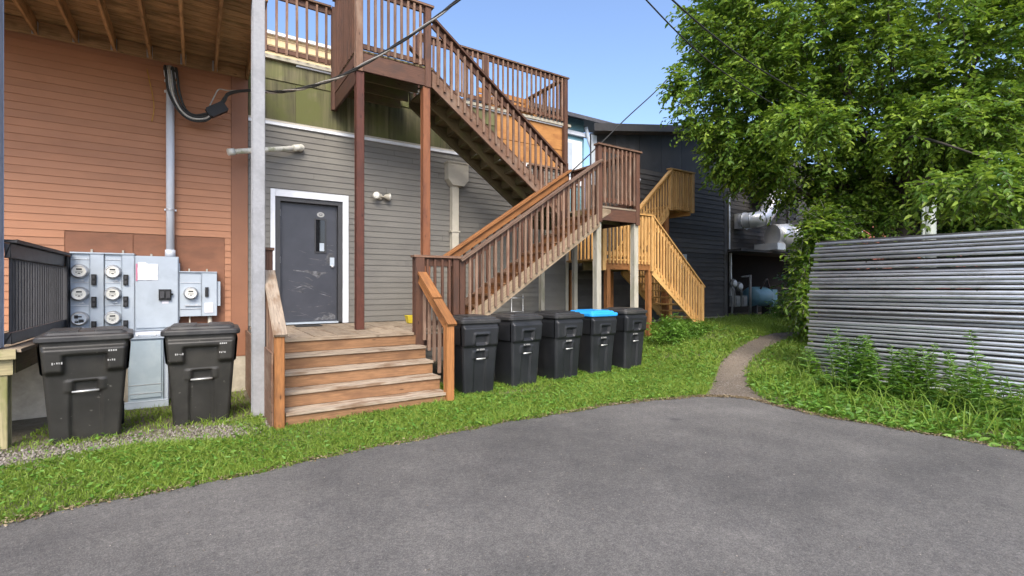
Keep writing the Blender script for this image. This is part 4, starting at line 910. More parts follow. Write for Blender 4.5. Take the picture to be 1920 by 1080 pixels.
# lower landing
for x in (7.62, 8.95): post('support_post', x, 7.85, 0.0, YF - 0.22, 0.11, 'cedar', ys2); post('support_post', x, 9.1, 0.0, YF - 0.22, 0.11, 'cedar', ys2)
box('fascia', 7.4, 9.02, 7.80, 7.838, YF - 0.24, YF - 0.04, 'cedar', ys2); box('fascia', 8.985, 9.02, 7.84, 9.2, YF - 0.24, YF - 0.04, 'mossbeam', ys2); box('joist', 7.5, 8.98, 8.5, 8.54, YF - 0.24, YF - 0.04, 'mossbeam', ys2)
y = 7.79
while y < 9.15: box('floor_board', 7.38, 9.04, y, y + 0.137, YF - 0.036, YF, 'yellow', ys2); y += 0.142
hr = box('handrail', 7.38, 9.05, 7.74, 7.88, YF + 1.03, YF + 1.068, 'yellow', ys2)
for z0, z1 in ((YF + 0.92, YF + 1.029), (YF + 0.08, YF + 0.16)): box('rail', 7.45, 8.94, 7.80, 7.838, z0, z1, 'yellow', ys2)
balusters(hr, (7.45, 7.78), (8.94, 7.78), (YF - 0.10,) * 2, (YF + 1.02,) * 2, 13, 'yellow', 0.04)
for x in (7.44, 8.30, 8.99): post('newel_post', x, 7.79, YF - 0.26, YF + 1.029, 0.10, 'yellow', ys2)
hr = box('handrail', 7.38, 8.9, 9.12, 9.2, YF + 1.03, YF + 1.068, 'yellow', ys2); balusters(hr, (7.45, 9.16), (8.8, 9.16), (YF,) * 2, (YF + 1.02,) * 2, 11, 'yellow', 0.04)
# lower flight, going down to the right
for k in range(1, 9):
    x = 9.02 + (k - 1) * 0.225; zt = YF - k * 0.176
    box('tread', x - 0.02, x + 0.25, 7.86, 8.72, zt - 0.036, zt, 'yellow', ys2)
for y0, y1 in ((7.80, 7.84), (8.74, 8.78)):
    sheared('stringer', 9.02, YF - 0.34, 10.80, 0.44, 0.27, y0, y1, 'yellow', ys2)
    for k in range(1, 9):
        x = 9.02 + (k - 1) * 0.225; zt = YF - k * 0.176; MB().prism([(x, zt - 0.04), (x + 0.225, zt - 0.04), (x, zt - 0.04 - 0.10)], y0 + 0.041, y0 + 0.07).build('step_cleat', 'yellow', ys2)
f = lambda x: 3.17 - (x - 9.0) * 0.862
for yy in (7.79, 8.79):
    hr = beam('handrail', (8.99, yy, f(8.99)), (10.95, yy, f(10.95)), 0.12, 0.038, 'yellow', ys2)
    beam('rail', (9.03, yy + 0.02, f(9.03) - 0.08), (10.85, yy + 0.02, f(10.85) - 0.08), 0.036, 0.09, 'yellow', ys2)
    for i in range(17):
        x = 9.10 + i * 0.103; beam('baluster', (x, yy - 0.012, 1.98 - (x - 9.02) * 0.85), (x, yy - 0.012, f(x) - 0.04), 0.04, 0.036, 'yellow', hr)
    post('newel_post', 10.87, yy, 0.40, 1.56, 0.10, 'yellow', ys2)
# upper flight and top landing
UZ = 3.66
for k in range(1, 9): x = 9.05 + (k - 1) * 0.182; box('tread', x - 0.02, x + 0.2, 8.56, 9.22, YF + k * 0.171 - 0.036, YF + k * 0.171, 'yellow', ys2)
for y0, y1 in ((8.50, 8.54), (9.23, 9.26)): sheared('stringer', 9.05, YF - 0.15, 10.5, UZ - 0.26, 0.26, y0, y1, 'yellow', ys2)
f = lambda x: 3.62 + (x - 9.48) * 0.925
hr = beam('handrail', (9.0, 8.47, f(9.0)), (10.52, 8.47, f(10.52)), 0.12, 0.038, 'yellow', ys2)
beam('rail', (9.0, 8.50, f(9.0) - 0.08), (10.5, 8.50, f(10.5) - 0.08), 0.036, 0.09, 'yellow', ys2)
for i in range(14): x = 9.06 + i * 0.108; beam('baluster', (x, 8.478, YF + 0.05 + (x - 9.05) * 0.97), (x, 8.478, f(x) - 0.04), 0.04, 0.036, 'yellow', hr)
box('fascia', 10.52, 11.44, 8.50, 8.538, UZ - 0.12, UZ - 0.03, 'yellow', ys2); box('fascia', 11.40, 11.438, 8.54, 9.26, UZ - 0.20, UZ - 0.03, 'yellow', ys2)
y = 8.49
while y < 9.2: box('floor_board', 10.5, 11.46, y, y + 0.137, UZ - 0.028, UZ, 'yellow', ys2); y += 0.142
hr = box('handrail', 10.46, 11.50, 8.42, 8.56, 4.60, 4.636, 'yellow', ys2); box('rail', 10.6, 11.37, 8.49, 8.526, 4.50, 4.598, 'yellow', ys2)
balusters(hr, (10.6, 8.47), (11.36, 8.47), (UZ - 0.1,) * 2, (4.59,) * 2, 8, 'yellow', 0.04)
for x in (10.53, 11.42): post('newel_post', x, 8.48, UZ - 0.14, 4.598, 0.10, 'yellow', ys2)
hr = box('handrail', 11.36, 11.50, 8.562, 9.26, 4.60, 4.636, 'yellow', ys2); balusters(hr, (11.44, 8.6), (11.44, 9.22), (UZ - 0.1,) * 2, (4.59,) * 2, 6, 'yellow', 0.04)
post('support_post', 10.42, 8.56, 0.4, UZ - 0.145, 0.13, 'cedar', ys2)

ed_ = thing('exhaust_fan', 'shiny metal exhaust duct and round fan on the black wall', 'exhaust fan', (16.5, 9.1, 2.7))
DY = BY - 0.05
MB().box(15.22, 15.52, DY + 0.10, DY + 0.38, 3.45, 3.95).build('wall_flange', 'duct', ed_)
seg = bez([(15.36, DY + 0.25, 3.70), (15.45, DY - 0.12, 3.70), (15.75, DY - 0.28, 3.78), (16.05, DY - 0.3, 4.02), (16.28, DY - 0.3, 4.36), (16.62, DY - 0.28, 4.62), (17.0, DY - 0.1, 4.66), (17.3, DY + 0.2, 4.62)], 5)
tube_mesh('duct', seg, 0.26, 'duct', ed_, 20)
for q in range(4, len(seg) - 2, 5):
    dq = (seg[q + 1] - seg[q - 1]).normalized() * 0.02; tube_mesh('duct_seam', [seg[q] - dq, seg[q] + dq], 0.268, 'galv', ed_, 20)
tube_mesh('duct_ring', [seg[2] - Vector((0.0, 0.03, 0)), seg[2] + Vector((0, 0.03, 0))], 0.29, 'galv', ed_, 18)
ax = Vector((0.93, -0.36, -0.02)).normalized(); c0 = Vector((16.55, DY - 0.25, 3.22))
for n_, a, b, ra, rb, m_ in (('fan_housing', -0.10, 0.42, 0.40, 0.44, 'duct'), ('fan_ring', 0.42, 0.50, 0.455, 0.455, 'galv'), ('motor_drum', 0.50, 1.02, 0.37, 0.36, 'duct')): tube_mesh(n_, [c0 + ax * a, c0 + ax * b], [ra, rb], m_, ed_, 22)
tube_mesh('motor_cap', [c0 + ax * 1.0, c0 + ax * 1.16, c0 + ax * 1.2], [0.365, 0.33, 0.12], 'duct', ed_, 22)
MB().box(16.1, 16.6, DY - 0.6, DY + 0.2, 2.73, 2.95).build('fan_base', 'duct', ed_)
bk = thing('steel_bracket', 'black steel frame bracing the exhaust duct', 'bracket', (17.5, 9.1, 2.7))
for x in (16.55, 17.75): box('upright', x, x + 0.12, DY - 0.10, DY + 0.0, 2.72, 5.3, 'darkmetal', bk)
box('shelf_beam', 15.9, 19.2, DY - 0.45, DY + 0.30, 4.90, 5.0, 'darkmetal', bk); beam('brace', (17.8, DY - 0.3, 3.9), (19.1, DY - 0.3, 4.9), 0.09, 0.09, 'darkmetal', bk)
gm = thing('gas_meters', 'pair of grey gas meters with piping at the foot of the black wall', 'gas meter', (14.9, 9.2, 0.5))
for x, z in ((14.72, 1.60), (15.05, 1.50)):
    r_ = MB().lathe([(0.14, 0), (0.16, 0.04), (0.14, 0.09), (0.06, 0.12)], atY(x, BY + 0.10, z), 16).build('regulator', 'gasgrey', gm); MB().lathe([(0.10, 0.10), (0.11, 0.12), (0.05, 0.15)], atY(x, BY + 0.10, z), 14).build('cap', 'white', r_)
for x in (14.72, 15.12): MB().box(x - 0.14, x + 0.14, BY - 0.10, BY + 0.10, 0.85, 1.20).box(x - 0.10, x + 0.10, BY - 0.13, BY - 0.10, 0.90, 1.15).build('meter_body', 'gasgrey', gm); tube_mesh('pipe', [(x, BY, 1.2), (x, BY + 0.05, 1.5)], 0.035, 'gasgrey', gm, 8)
tube_mesh('pipe', bez([(14.55, BY, 0.55), (14.52, BY - 0.05, 1.0), (14.6, BY, 1.5)], 6), 0.03, 'gasgrey', gm, 8); tube_mesh('pipe', [(15.6, BY, 0.5), (15.6, BY, 1.9)], 0.045, 'gasgrey', gm, 8); tube_mesh('pipe', [(15.1, BY, 1.82), (15.62, BY, 1.86)], 0.03, 'gasgrey', gm, 8)
tk = thing('blue_compressor', 'blue machine half hidden under the black canopy', 'machine', (16.4, 9.4, 0.5))
MB().lathe([(0.05, -0.55), (0.30, -0.5), (0.34, -0.4), (0.34, 0.4), (0.30, 0.5), (0.05, 0.55)], Matrix.Translation((16.4, BY + 0.2, 1.15)) @ Matrix.Rotation(R(90), 4, 'Y'), 18).build('tank', 'bluetarp', tk)
for x in (16.0, 16.8): box('leg', x, x + 0.08, BY, BY + 0.3, 0.4, 0.9, 'darkmetal', tk)
MB().box(16.9, 17.2, BY - 0.05, BY + 0.4, 0.8, 1.4).build('motor_box', 'bluetarp', tk); tube_mesh('hose', bez([(16.2, BY, 1.4), (16.4, BY - 0.1, 1.75), (16.7, BY, 1.6), (16.8, BY, 1.4)], 6), 0.03, 'black', tk, 6)

# ------------------------------------------------------------------ buildings farther off
tl = thing('teal_house', 'teal house with a white framed window and dark shingle roof', 'house', (12, 14, 3))
box('wall', 9.2, 12.35, 14.0, 19, 1, 7.75, 'teal', tl, False)
z = 4.6
while z < 7.7: clap('clapboard', 9.2, 12.36, 14.0, z, z + 0.16, 'teal', tl, 0.02); z += 0.16
wn = box('window', 11.30, 12.22, 13.93, 13.975, 5.3, 6.98, 'white', tl); box('pane', 11.42, 11.74, 13.915, 13.929, 5.6, 6.85, 'cab', wn, False); box('pane', 11.80, 12.10, 13.915, 13.929, 5.6, 6.85, 'white', wn, False)
box('eave_board', 9.2, 12.5, 13.85, 13.98, 7.15, 7.30, 'white', tl); mb = MB(); mb.add([(9, 13.4, 7.75), (16.6, 13.4, 7.75), (16.6, 19, 9.6), (9, 19, 9.6), (9, 13.4, 7.62), (16.6, 13.4, 7.62), (16.6, 19, 9.47), (9, 19, 9.47)], [(0, 1, 2, 3), (7, 6, 5, 4), (0, 4, 5, 1), (1, 5, 6, 2), (2, 6, 7, 3), (3, 7, 4, 0)]); mb.build('roof', 'shingle', tl)
tube_mesh('downpipe', bez([(12.3, 13.8, 7.5), (12.45, 13.75, 6.9), (12.75, 13.7, 6.4)], 5), 0.07, 'cab', tl, 8)
br = thing('brick_building', 'red brick building glimpsed through the tree beyond the pipe stack', 'building', (26, 10, 0))
Mb = Matrix.Translation((25.4, 9.9, 0)) @ Matrix.Rotation(R(-33), 4, 'Z')
MB().box(-2.2, 6, 0, 6, 0, 4.6, Mb).build('wall', 'brick', br); MB().box(-2.3, 6.1, -0.15, 6.1, 4.62, 5.0, Mb).build('gutter_band', 'darkmetal', br)
MB().add([(-2.4, -0.5, 5.0), (6.2, -0.5, 5.0), (6.2, 3, 7.2), (-2.4, 3, 7.2), (-2.4, 6, 5.0), (6.2, 6, 5.0)], [(0, 1, 2, 3), (3, 2, 5, 4), (0, 3, 4), (1, 5, 2)], Mb).build('roof', 'shingle', br)
MB().box(-0.3, 0.05, -0.12, 0, 3.9, 4.15, Mb).build('wall_vent', 'white', br); MB().lathe([(0.16, 0), (0.16, 0.12), (0.02, 0.14)], Mb @ Matrix.Translation((-0.75, 0, 3.45)) @ My, 14).build('round_vent', 'cream', br)

# ------------------------------------------------------------------ overhead wires, pole
w1 = thing('roof_wire', 'thin black wire rising from the landing to the tree', 'wire', (7.2, 8.5, 4.0)); tube_mesh('strand', bez([(7.0, 8.45, 4.02), (7.9, 8.55, 4.75), (9.2, 8.8, 5.8), (10.6, 9.0, 6.9), (12.0, 9.2, 8.1), (15, 9.5, 10.5)], 6), 0.016, 'cable', w1, 5)
w2 = thing('upper_wire', 'black overhead wire crossing the tree crown, the upper one', 'wire', (7, 5, 6.3)); tube_mesh('strand', bez([(3.6, 3.75, 5.25), (4.9, 3.98, 5.10), (6.6, 4.25, 5.02), (8.5, 4.5, 5.05), (11, 4.9, 5.3), (16, 5.6, 6.2)], 6), 0.012, 'cable', w2, 5)
w3 = thing('lower_wire', 'black overhead wire crossing the tree crown, the lower one', 'wire', (7, 5, 6.0)); tube_mesh('strand', bez([(3.2, 3.75, 5.25), (4.45, 4.05, 5.04), (6.2, 4.4, 4.85), (8.2, 4.7, 4.80), (11, 5.2, 5.0), (16, 6, 5.8)], 6), 0.010, 'cable', w3, 5)
pl = thing('metal_pole', 'green-grey metal pole standing behind the pipe stack', 'pole', (11.4, 3.32, 0.1)); tube_mesh('shaft', [(11.4, 3.32, 0.0), (11.4, 3.32, 3.45)], 0.10, 'pole', pl, 16); tube_mesh('cable_run', [(11.26, 3.37, 0.1), (11.26, 3.37, 3.3)], 0.025, 'pole', pl, 8)

# ------------------------------------------------------------------ stack of metal tubes
PD = Vector((0.13, -1.0, 0.0)).normalized(); PN = Vector((PD.y, -PD.x, 0)) * -1
TUBES = {}
def tube_data(l, r, m_='alu'):
    key = (round(l, 1), r, m_)
    if key not in TUBES: TUBES[key] = MB().tube([(0, 0, 0), (key[0], 0, 0)], r, 10).mesh('metal_tube', m_)
    return TUBES[key]
def lay(x, y, z, l, r, yaw, pitch, label, m_='alu'):
    d = PD.copy(); M = Matrix.Translation((x, y, z)) @ Matrix.Rotation(math.atan2(d.y, d.x) + yaw, 4, 'Z') @ Matrix.Rotation(pitch, 4, 'Y')
    tag(link('metal_tube', tube_data(l, r, m_), M), label, 'metal tube', 'metal tubes stacked beside the path')
z = 0.06; row = 0
tl0 = 'long galvanised metal tube lying in the stack behind the tall weeds'
while z < 2.17:
    r = random.choice((0.020, 0.024, 0.024, 0.028)); t = z / 2.15
    x0, y0 = 8.40 + 0.10 * t, 4.06 - 0.05 * t - 0.10 * max(0, t - 0.55) + random.uniform(-0.035, 0.035)
    lab = 'lowest metal tube of the stack, lying in the grass' if row == 0 else tl0
    if z > 2.11: lab = 'topmost metal tube along the upper edge of the stack'
    lay(x0 + random.uniform(-0.018, 0.018), y0, z + r, 6.2, r, random.uniform(-.003, .003), random.uniform(-.0025, .0025), lab)
    lab = 'metal tube of the second layer, coloured dark as shade behind the front tubes'
    x1, y1 = x0 + 0.11, y0 - random.uniform(0.0, 0.10)
    lay(x1, y1, z + r * 1.9, 6.2, 0.034, random.uniform(-.002, .002), random.uniform(-.001, .001), lab, 'alushade')
    z += 2 * r + random.choice((0.004, 0.008, 0.012, 0.016, 0.024, 0.032)); row += 1
for (x, y) in ((8.60, 3.6), (8.92, 1.2), (9.3, -1.5)):
    x += 0.12
    sp_ = thing('stake', {3.6: 'upright steel stake at the free end of the tube stack', 1.2: 'upright steel stake midway along the tube stack', -1.5: 'upright steel stake at the far end of the tube stack'}[y], 'stake', (x + 0.14, y, 0)); box('post', x + 0.10, x + 0.16, y - 0.03, y + 0.03, -0.2, 2.1, 'darkmetal', sp_)

# ------------------------------------------------------------------ vegetation
def unit(a): return a / np.maximum(np.linalg.norm(a, axis=-1, keepdims=True), 1e-9)
def leaves(P, D, length, width, fold=0.25, roll=None):
    """six-point folded leaves at P pointing along D; returns vertices, quads"""
    n = len(P); up = np.tile([0, 0, 1.0], (n, 1)) + rng.normal(0, 0.45, (n, 3))
    S_ = unit(np.cross(D, up)); N_ = unit(np.cross(S_, D)); L_ = np.broadcast_to(np.asarray(length, float), (n,))[:, None]; W_ = np.broadcast_to(np.asarray(width, float), (n,))[:, None]
    b = P; tip = P + D * L_ - N_ * L_ * 0.12
    l1 = P + D * L_ * 0.30 + S_ * W_ * 0.5 + N_ * W_ * fold; l2 = P + D * L_ * 0.66 + S_ * W_ * 0.40 + N_ * W_ * fold * 0.7
    r1 = P + D * L_ * 0.30 - S_ * W_ * 0.5 + N_ * W_ * fold; r2 = P + D * L_ * 0.66 - S_ * W_ * 0.40 + N_ * W_ * fold * 0.7
    V = np.stack([b, l1, l2, tip, r2, r1], 1).reshape(-1, 3); k = np.arange(n)[:, None] * 6
    F = np.concatenate([k + np.array([[0, 1, 2, 3]]), k + np.array([[0, 3, 4, 5]])], 0)
    return V, F
def sprays(centres, out, n_leaf, spray_len, ll, lw, droop=0.25):
    """leafy twigs: returns leaf vertices/faces/tint and twig segments"""
    n = len(centres); D = unit(out + rng.normal(0, 0.55, (n, 3))); D[:, 2] -= droop * 0.4; D = unit(D)
    t = np.tile(np.linspace(0.0, 1.0, n_leaf), (n, 1)) ; L = spray_len * rng.uniform(0.6, 1.3, (n, 1))
    P = centres[:, None] + D[:, None] * (t * L)[..., None]; P[..., 2] -= droop * (t * t) * L
    side = unit(np.cross(D, [0, 0, 1.0]))[:, None] * np.where(np.arange(n_leaf) % 2, 1, -1)[None, :, None]
    LD = unit(D[:, None] * 0.55 + side * 0.8 + rng.normal(0, 0.30, P.shape) + np.array([0, 0, -0.28]))
    P = P.reshape(-1, 3); LD = LD.reshape(-1, 3); m = len(P)
    V, F = leaves(P, LD, ll * rng.uniform(0.65, 1.25, m), lw * rng.uniform(0.7, 1.2, m))
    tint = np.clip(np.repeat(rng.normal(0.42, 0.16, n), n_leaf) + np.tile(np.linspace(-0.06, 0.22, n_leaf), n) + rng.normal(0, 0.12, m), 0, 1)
    return V, F, np.repeat(tint, 6), centres, centres + D * L - np.array([0, 0, 1.0]) * droop * L
def tri_tubes(A, B, r0, r1):
    """many thin three-sided twigs"""
    n = len(A); D = unit(B - A); x = unit(np.cross(D, np.tile([0.3, 0.2, 1.0], (n, 1)))); y = np.cross(x, D); V = []
    for Q, r in ((A, r0), (B, r1)):
        for k in range(3): a = k * 2.0944; V.append(Q + (x * math.cos(a) + y * math.sin(a)) * r)
    V = np.stack(V, 1).reshape(-1, 3); k = np.arange(n)[:, None] * 6
    F = np.concatenate([k + np.array([[j, (j + 1) % 3, 3 + (j + 1) % 3, 3 + j]]) for j in range(3)], 0)
    return V, F
def tree(name, label, base, trunk_top, trunk_r, ells, density, leafmat, barkmat, ll, lw, nleaf=9, limbs=26, spray=0.42, trunk_pts=None):
    t = thing(name, label, 'tree', base)
    tp = trunk_pts or [base, (base[0] * .6 + trunk_top[0] * .4 + .06, base[1] * .6 + trunk_top[1] * .4 - .05, base[2] * .6 + trunk_top[2] * .4), trunk_top]
    pts = bez(tp, 6); MB().tube(pts, [trunk_r * (1.25 - 0.85 * i / (len(pts) - 1)) for i in range(len(pts))], 10).build('trunk', barkmat, t)
    C = []; O = []
    T0 = np.array(trunk_top)
    for (c, r) in ells:
        c = np.array(c); r = np.array(r); n = int(density * (r[0] * r[1] + r[1] * r[2] + r[0] * r[2]) * 1.5)
        d = unit(rng.normal(0, 1, (n, 3))); q = rng.uniform(0.25, 1, (n, 1)) ** 0.5 * (1 + rng.normal(0, 0.09, (n, 1)))
        C.append(c + d * q * r); O.append(unit(d * 0.8 + unit(c + d * r - T0) * 0.6))
    C = np.concatenate(C); O = np.concatenate(O)
    # clump the sprays so that gaps and shaded hollows open between them
    nc = max(8, len(C) // 26); ctr = C[rng.choice(len(C), nc, replace=False)]
    j = np.array([np.argmin(((ctr - p) ** 2).sum(1)) for p in C]); C = C + (ctr[j] - C) * rng.uniform(0.15, 0.5, (len(C), 1))
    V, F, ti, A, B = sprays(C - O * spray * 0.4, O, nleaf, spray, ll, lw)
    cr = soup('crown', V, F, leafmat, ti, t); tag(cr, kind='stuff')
    cr.matrix_basis = WM[t.name].inverted(); WM[cr.name] = Matrix()
    V2, F2 = tri_tubes(A, B, 0.005, 0.002)
    # limbs from the trunk to clump centres
    mb = MB(); trunk_line = [Vector(p) for p in pts]
    for c in ctr[rng.choice(nc, min(nc, limbs), replace=False)]:
        s0 = trunk_line[rng.integers(len(trunk_line) // 2, len(trunk_line))]; c = Vector(c); mid = (s0 + c) / 2 + Vector((rng.normal(0, .15), rng.normal(0, .15), 0.25))
        l = bez([s0, mid, c], 5); mb.tube(l, [trunk_r * 0.24 * (1 - 0.85 * i / (len(l) - 1)) for i in range(len(l))], 5, False)
    mb.build('limbs', barkmat, t)
    tw = soup('twigs', V2, F2, barkmat, None, t); tag(tw, kind='stuff'); tw.matrix_basis = WM[t.name].inverted()
    return t
e3 = lambda c, rx, rz, ry=None: (c, (rx, ry or rx * 0.8, rz))
tree('shade_tree', 'large leafy green tree filling the sky above the pipe stack', (13.3, 4.4, 0.1), (12.9, 4.3, 4.6), 0.24,
     [e3((11.375, 5.725, 7.28), 2.9, 2.4), e3((9.99, 6.03, 5.63), 1.5, 1.5), e3((11.27, 5.79, 4.35), 1.8, 0.95), e3((9.80, 6.45, 4.80), 0.75, 0.85),
      e3((13.09, 4.02, 6.8), 3.1, 2.6), e3((13.4, 2.6, 5.9), 2.2, 2.3), e3((9.25, 4.4, 4.42), 0.95, 0.35), e3((9.97, 2.22, 3.00), 1.2, 0.42),
      e3((13.6, 4.9, 4.35), 1.6, 0.8), e3((8.62, 6.7, 5.9), 0.32, 0.6), e3((8.75, 6.75, 5.1), 0.35, 0.2), e3((11.7, 3.1, 4.45), 1.6, 0.75), e3((10.2, 6.2, 7.4), 1.5, 1.6), e3((14.0, 3.9, 3.7), 1.4, 0.75), e3((12.4, 4.9, 3.6), 1.0, 0.6), e3((10.4, 6.1, 4.25), 0.95, 0.6), e3((12.6, 4.35, 3.15), 0.6, 0.5)],
     74, 'leaf', 'bark', 0.115, 0.060, 10, 34)
tree('young_tree', 'slim young tree with hanging leaves beside the end of the pipe stack', (11.6, 5.6, 0.35), (11.2, 5.3, 2.6), 0.05,
     [e3((10.9, 5.0, 1.95), 0.55, 0.85), e3((12.1, 5.15, 3.0), 0.7, 0.6), e3((10.5, 4.95, 1.35), 0.42, 0.6), e3((11.3, 5.2, 1.2), .6, .8), e3((10.7, 4.95, 0.95), .4, .5), e3((10.9, 4.9, 2.75), .65, .5), e3((11.5, 5.1, 2.5), .5, .5)], 170, 'leaf', 'palebark', 0.115, 0.058, 9, 16)
def shrub(name, label, ells, density, mat, ll, lw, base, group=None, nleaf=8, spray=0.3):
    t = thing(name, label, 'shrub', base, 0, group); C = []; O = []
    for c, r in ells:
        c = np.array(c); r = np.array(r); n = int(density * (r[0] * r[1] + r[1] * r[2] + r[0] * r[2])); d = unit(rng.normal(0, 1, (n, 3))); d[:, 2] = np.abs(d[:, 2]) * 1.0 - 0.25
        C.append(c + d * rng.uniform(0.3, 1.05, (n, 1)) * r); O.append(unit(d + np.array([0, 0, 0.3])))
    C = np.concatenate(C); O = np.concatenate(O); V, F, ti, A, B = sprays(C, O, nleaf, spray, ll, lw, 0.15)
    f_ = soup('foliage', V, F, mat, ti, t); tag(f_, kind='stuff'); f_.matrix_basis = WM[t.name].inverted()
    mb = MB()
    for c in C[:: max(1, len(C) // 14)]: mb.tube([base, (Vector(base) + Vector(c)) / 2 + Vector((0, 0, .1)), c], [0.018, 0.012, 0.004], 5, False)
    mb.build('stems', 'bark', t); return t
shrub('hedge', 'dark overgrown hedge behind the pipe stack', [((16.6, 3.9, 2.6), (2.3, 2.0, 3.2)), ((15.2, 1.6, 2.0), (2.2, 2.0, 2.2)), ((14.6, 6.3, 1.6), (1.4, 1.0, 1.5)), ((15.0, -1.2, 2.0), (2.2, 2.0, 2.2)), ((19, 3, 3), (2.5, 3, 3.5))], 70, 'leafdk', 0.13, 0.075, (15.8, 3.5, 0.0), None, 9, 0.4)
shrub('bush', 'small bright green bush at the foot of the yellow staircase', [((8.65, 7.05, 0.45), (0.40, 0.35, 0.42)), ((9.3, 7.1, 0.40), (0.45, 0.3, 0.25)), ((9.9, 7.2, 0.45), (0.4, 0.3, 0.18))], 420, 'weed', 0.075, 0.026, (8.8, 7.1, 0.2), None, 9, 0.22)
shrub('bush', 'small leafy bush under the blue machine by the black wall', [((15.2, 7.9, 0.75), (0.5, 0.4, 0.5)), ((16.2, 8.1, 0.7), (0.6, 0.4, 0.4))], 200, 'weed', 0.09, 0.035, (15.4, 7.9, 0.45), None, 8, 0.25)

def weed(x, y, h, n, label, lean=0.16):
    n = int(n * 1.4); h = h * 1.08
    z0 = float(gh(x, y)); t = thing('tall_weed', label, 'weed', (x, y, z0), 0, 'tall weeds in front of the pipe stack'); mb = MB(); P = []; D = []; LL = []
    for k in range(n):
        a = rng.uniform(0, 6.28); hh = h * rng.uniform(0.6, 1.0); bx, by = x + rng.normal(0, .09), y + rng.normal(0, .10); tx, ty = bx + math.cos(a) * lean * hh, by + math.sin(a) * lean * hh
        pts = bez([(bx, by, z0 - .02), ((bx + tx) / 2, (by + ty) / 2, z0 + hh * .55), (tx, ty, z0 + hh)], 4); mb.tube(pts, [0.006, 0.006, 0.005, 0.005, 0.004, 0.004, 0.003, 0.003, 0.002][:len(pts)], 4, False)
        m = int(hh * 70)
        for i in range(m):
            s_ = 0.12 + 0.88 * i / m; q = pts[min(int(s_ * (len(pts) - 1)), len(pts) - 2)].lerp(pts[min(int(s_ * (len(pts) - 1)) + 1, len(pts) - 1)], s_ * (len(pts) - 1) % 1)
            b = i * 2.4; P.append(q); D.append((math.cos(b), math.sin(b), rng.uniform(-.15, .5))); LL.append(0.15 * (1.15 - 0.75 * s_) * rng.uniform(.8, 1.2))
    mb.build('stem', 'weedstem', t); V, F = leaves(np.array([tuple(p) for p in P]), unit(np.array(D)), np.array(LL), np.array(LL) * 0.25)
    f_ = soup('leaves', V, F, 'weed', np.repeat(np.clip(rng.normal(.5, .2, len(P)), 0, 1), 6), t); tag(f_, kind='stuff'); f_.matrix_basis = WM[t.name].inverted()
MT['weedstem'] = mk('weed stem', (0.12, 0.20, 0.04), 0.7, 0.2)
for i, (x, y, h, n, lb) in enumerate(((7.55, 3.10, .86, 6, 'leftmost tall leafy weed clump against the pipe stack'), (7.62, 2.86, .80, 5, 'bushy weed clump second from the free end of the stack'), (7.60, 2.66, .74, 5, 'lower weed clump between the bushy clump and the tall single stems'),
    (7.62, 2.42, .70, 5, 'weed clump in the middle of the row along the stack'), (7.72, 2.16, .80, 4, 'narrow upright weed in front of the middle tubes'), (7.66, 1.94, .62, 4, 'short weed clump right of the narrow upright weed'),
    (7.55, 1.60, .95, 2, 'tallest single stemmed weed near the photo right edge'), (7.50, 1.46, .6, 3, 'small weed at the foot of the tallest single stem'), (8.35, 3.92, .45, 3, 'small weed at the free end of the pipe stack'))): weed(x, y, h, n, lb)

# lawn
poly_e = np.array(ed + [(-40, -40)])
def inside(x, y, P):
    r = np.zeros(len(x), bool); n = len(P)
    for i in range(n):
        (x0, y0), (x1, y1) = P[i], P[i - 1]
        if y0 == y1: continue
        r ^= ((y0 > y) != (y1 > y)) & (x < (x1 - x0) * (y - y0) / (y1 - y0) + x0)
    return r
pcx = np.array([(p.x, p.y, p.z) for p in pc])
def scatter(n, x0, x1, y0, y1, marg=0.0, pathm=0.84):
    x = rng.uniform(x0, x1, n); y = rng.uniform(y0, y1, n); d = 0.5451 * x + 0.8384 * y; u = (0.8384 * x - 0.5451 * y) / np.maximum(d, .1)
    ok = (d > 1) & (np.abs(u) < 1.25)
    jx, jy = x + rng.normal(0, 0.026, n), y + rng.normal(0, 0.026, n)
    ok &= ~inside(jx, jy, poly_e)
    dm = np.full(n, 9.0)
    for px_, py_, w_ in pcx: dm = np.minimum(dm, np.hypot(x - px_, y - py_) / w_)
    ok &= (dm > pathm + rng.normal(0, 0.07, n)) | (x < 5.6)
    ok &= ~((x > 0.62) & (x < 2.8) & (y > 5.66)) & ~((x > 0.62) & (x < 7.5) & (y > 6.9)) & (y < np.where(x < 0.7, 8.97, 9.2)) & ~((x < -1.5) & (y > 6.5))
    return x[ok], y[ok]
def patch(x, y):                            # bare patches: gravel strip, trodden soil by the bins, patchy lawn
    g_ = 1.0 - 0.93 * sst(5.42, 5.62, y + 0.10 * np.sin(x * 3.1) + 0.10 * (x - 0.4) * (x < .4)) * (1 - sst(6.12, 6.35, y + 0.05 * np.sin(x * 5))) * (1 - sst(0.25, 0.75, x))
    g_ = g_ * (1 - 0.45 * (x < 0.7) * sst(6.2, 6.5, y))
    g_ = g_ * (1 - 0.8 * np.exp(-(((x - 3.9) / 0.75) ** 2 + ((y - 5.78) / 0.16) ** 2))) * (1 - 0.75 * np.exp(-(((x - 7.2) / 0.5) ** 2 + ((y - 6.05) / 0.2) ** 2)))
    nz = 0.5 + 0.5 * np.sin(x * 2.3 + 1.1 * np.sin(y * 3.1)) * np.cos(y * 2.9 + 0.7 * np.sin(x * 1.7)); return g_ * (0.72 + 0.28 * nz), nz
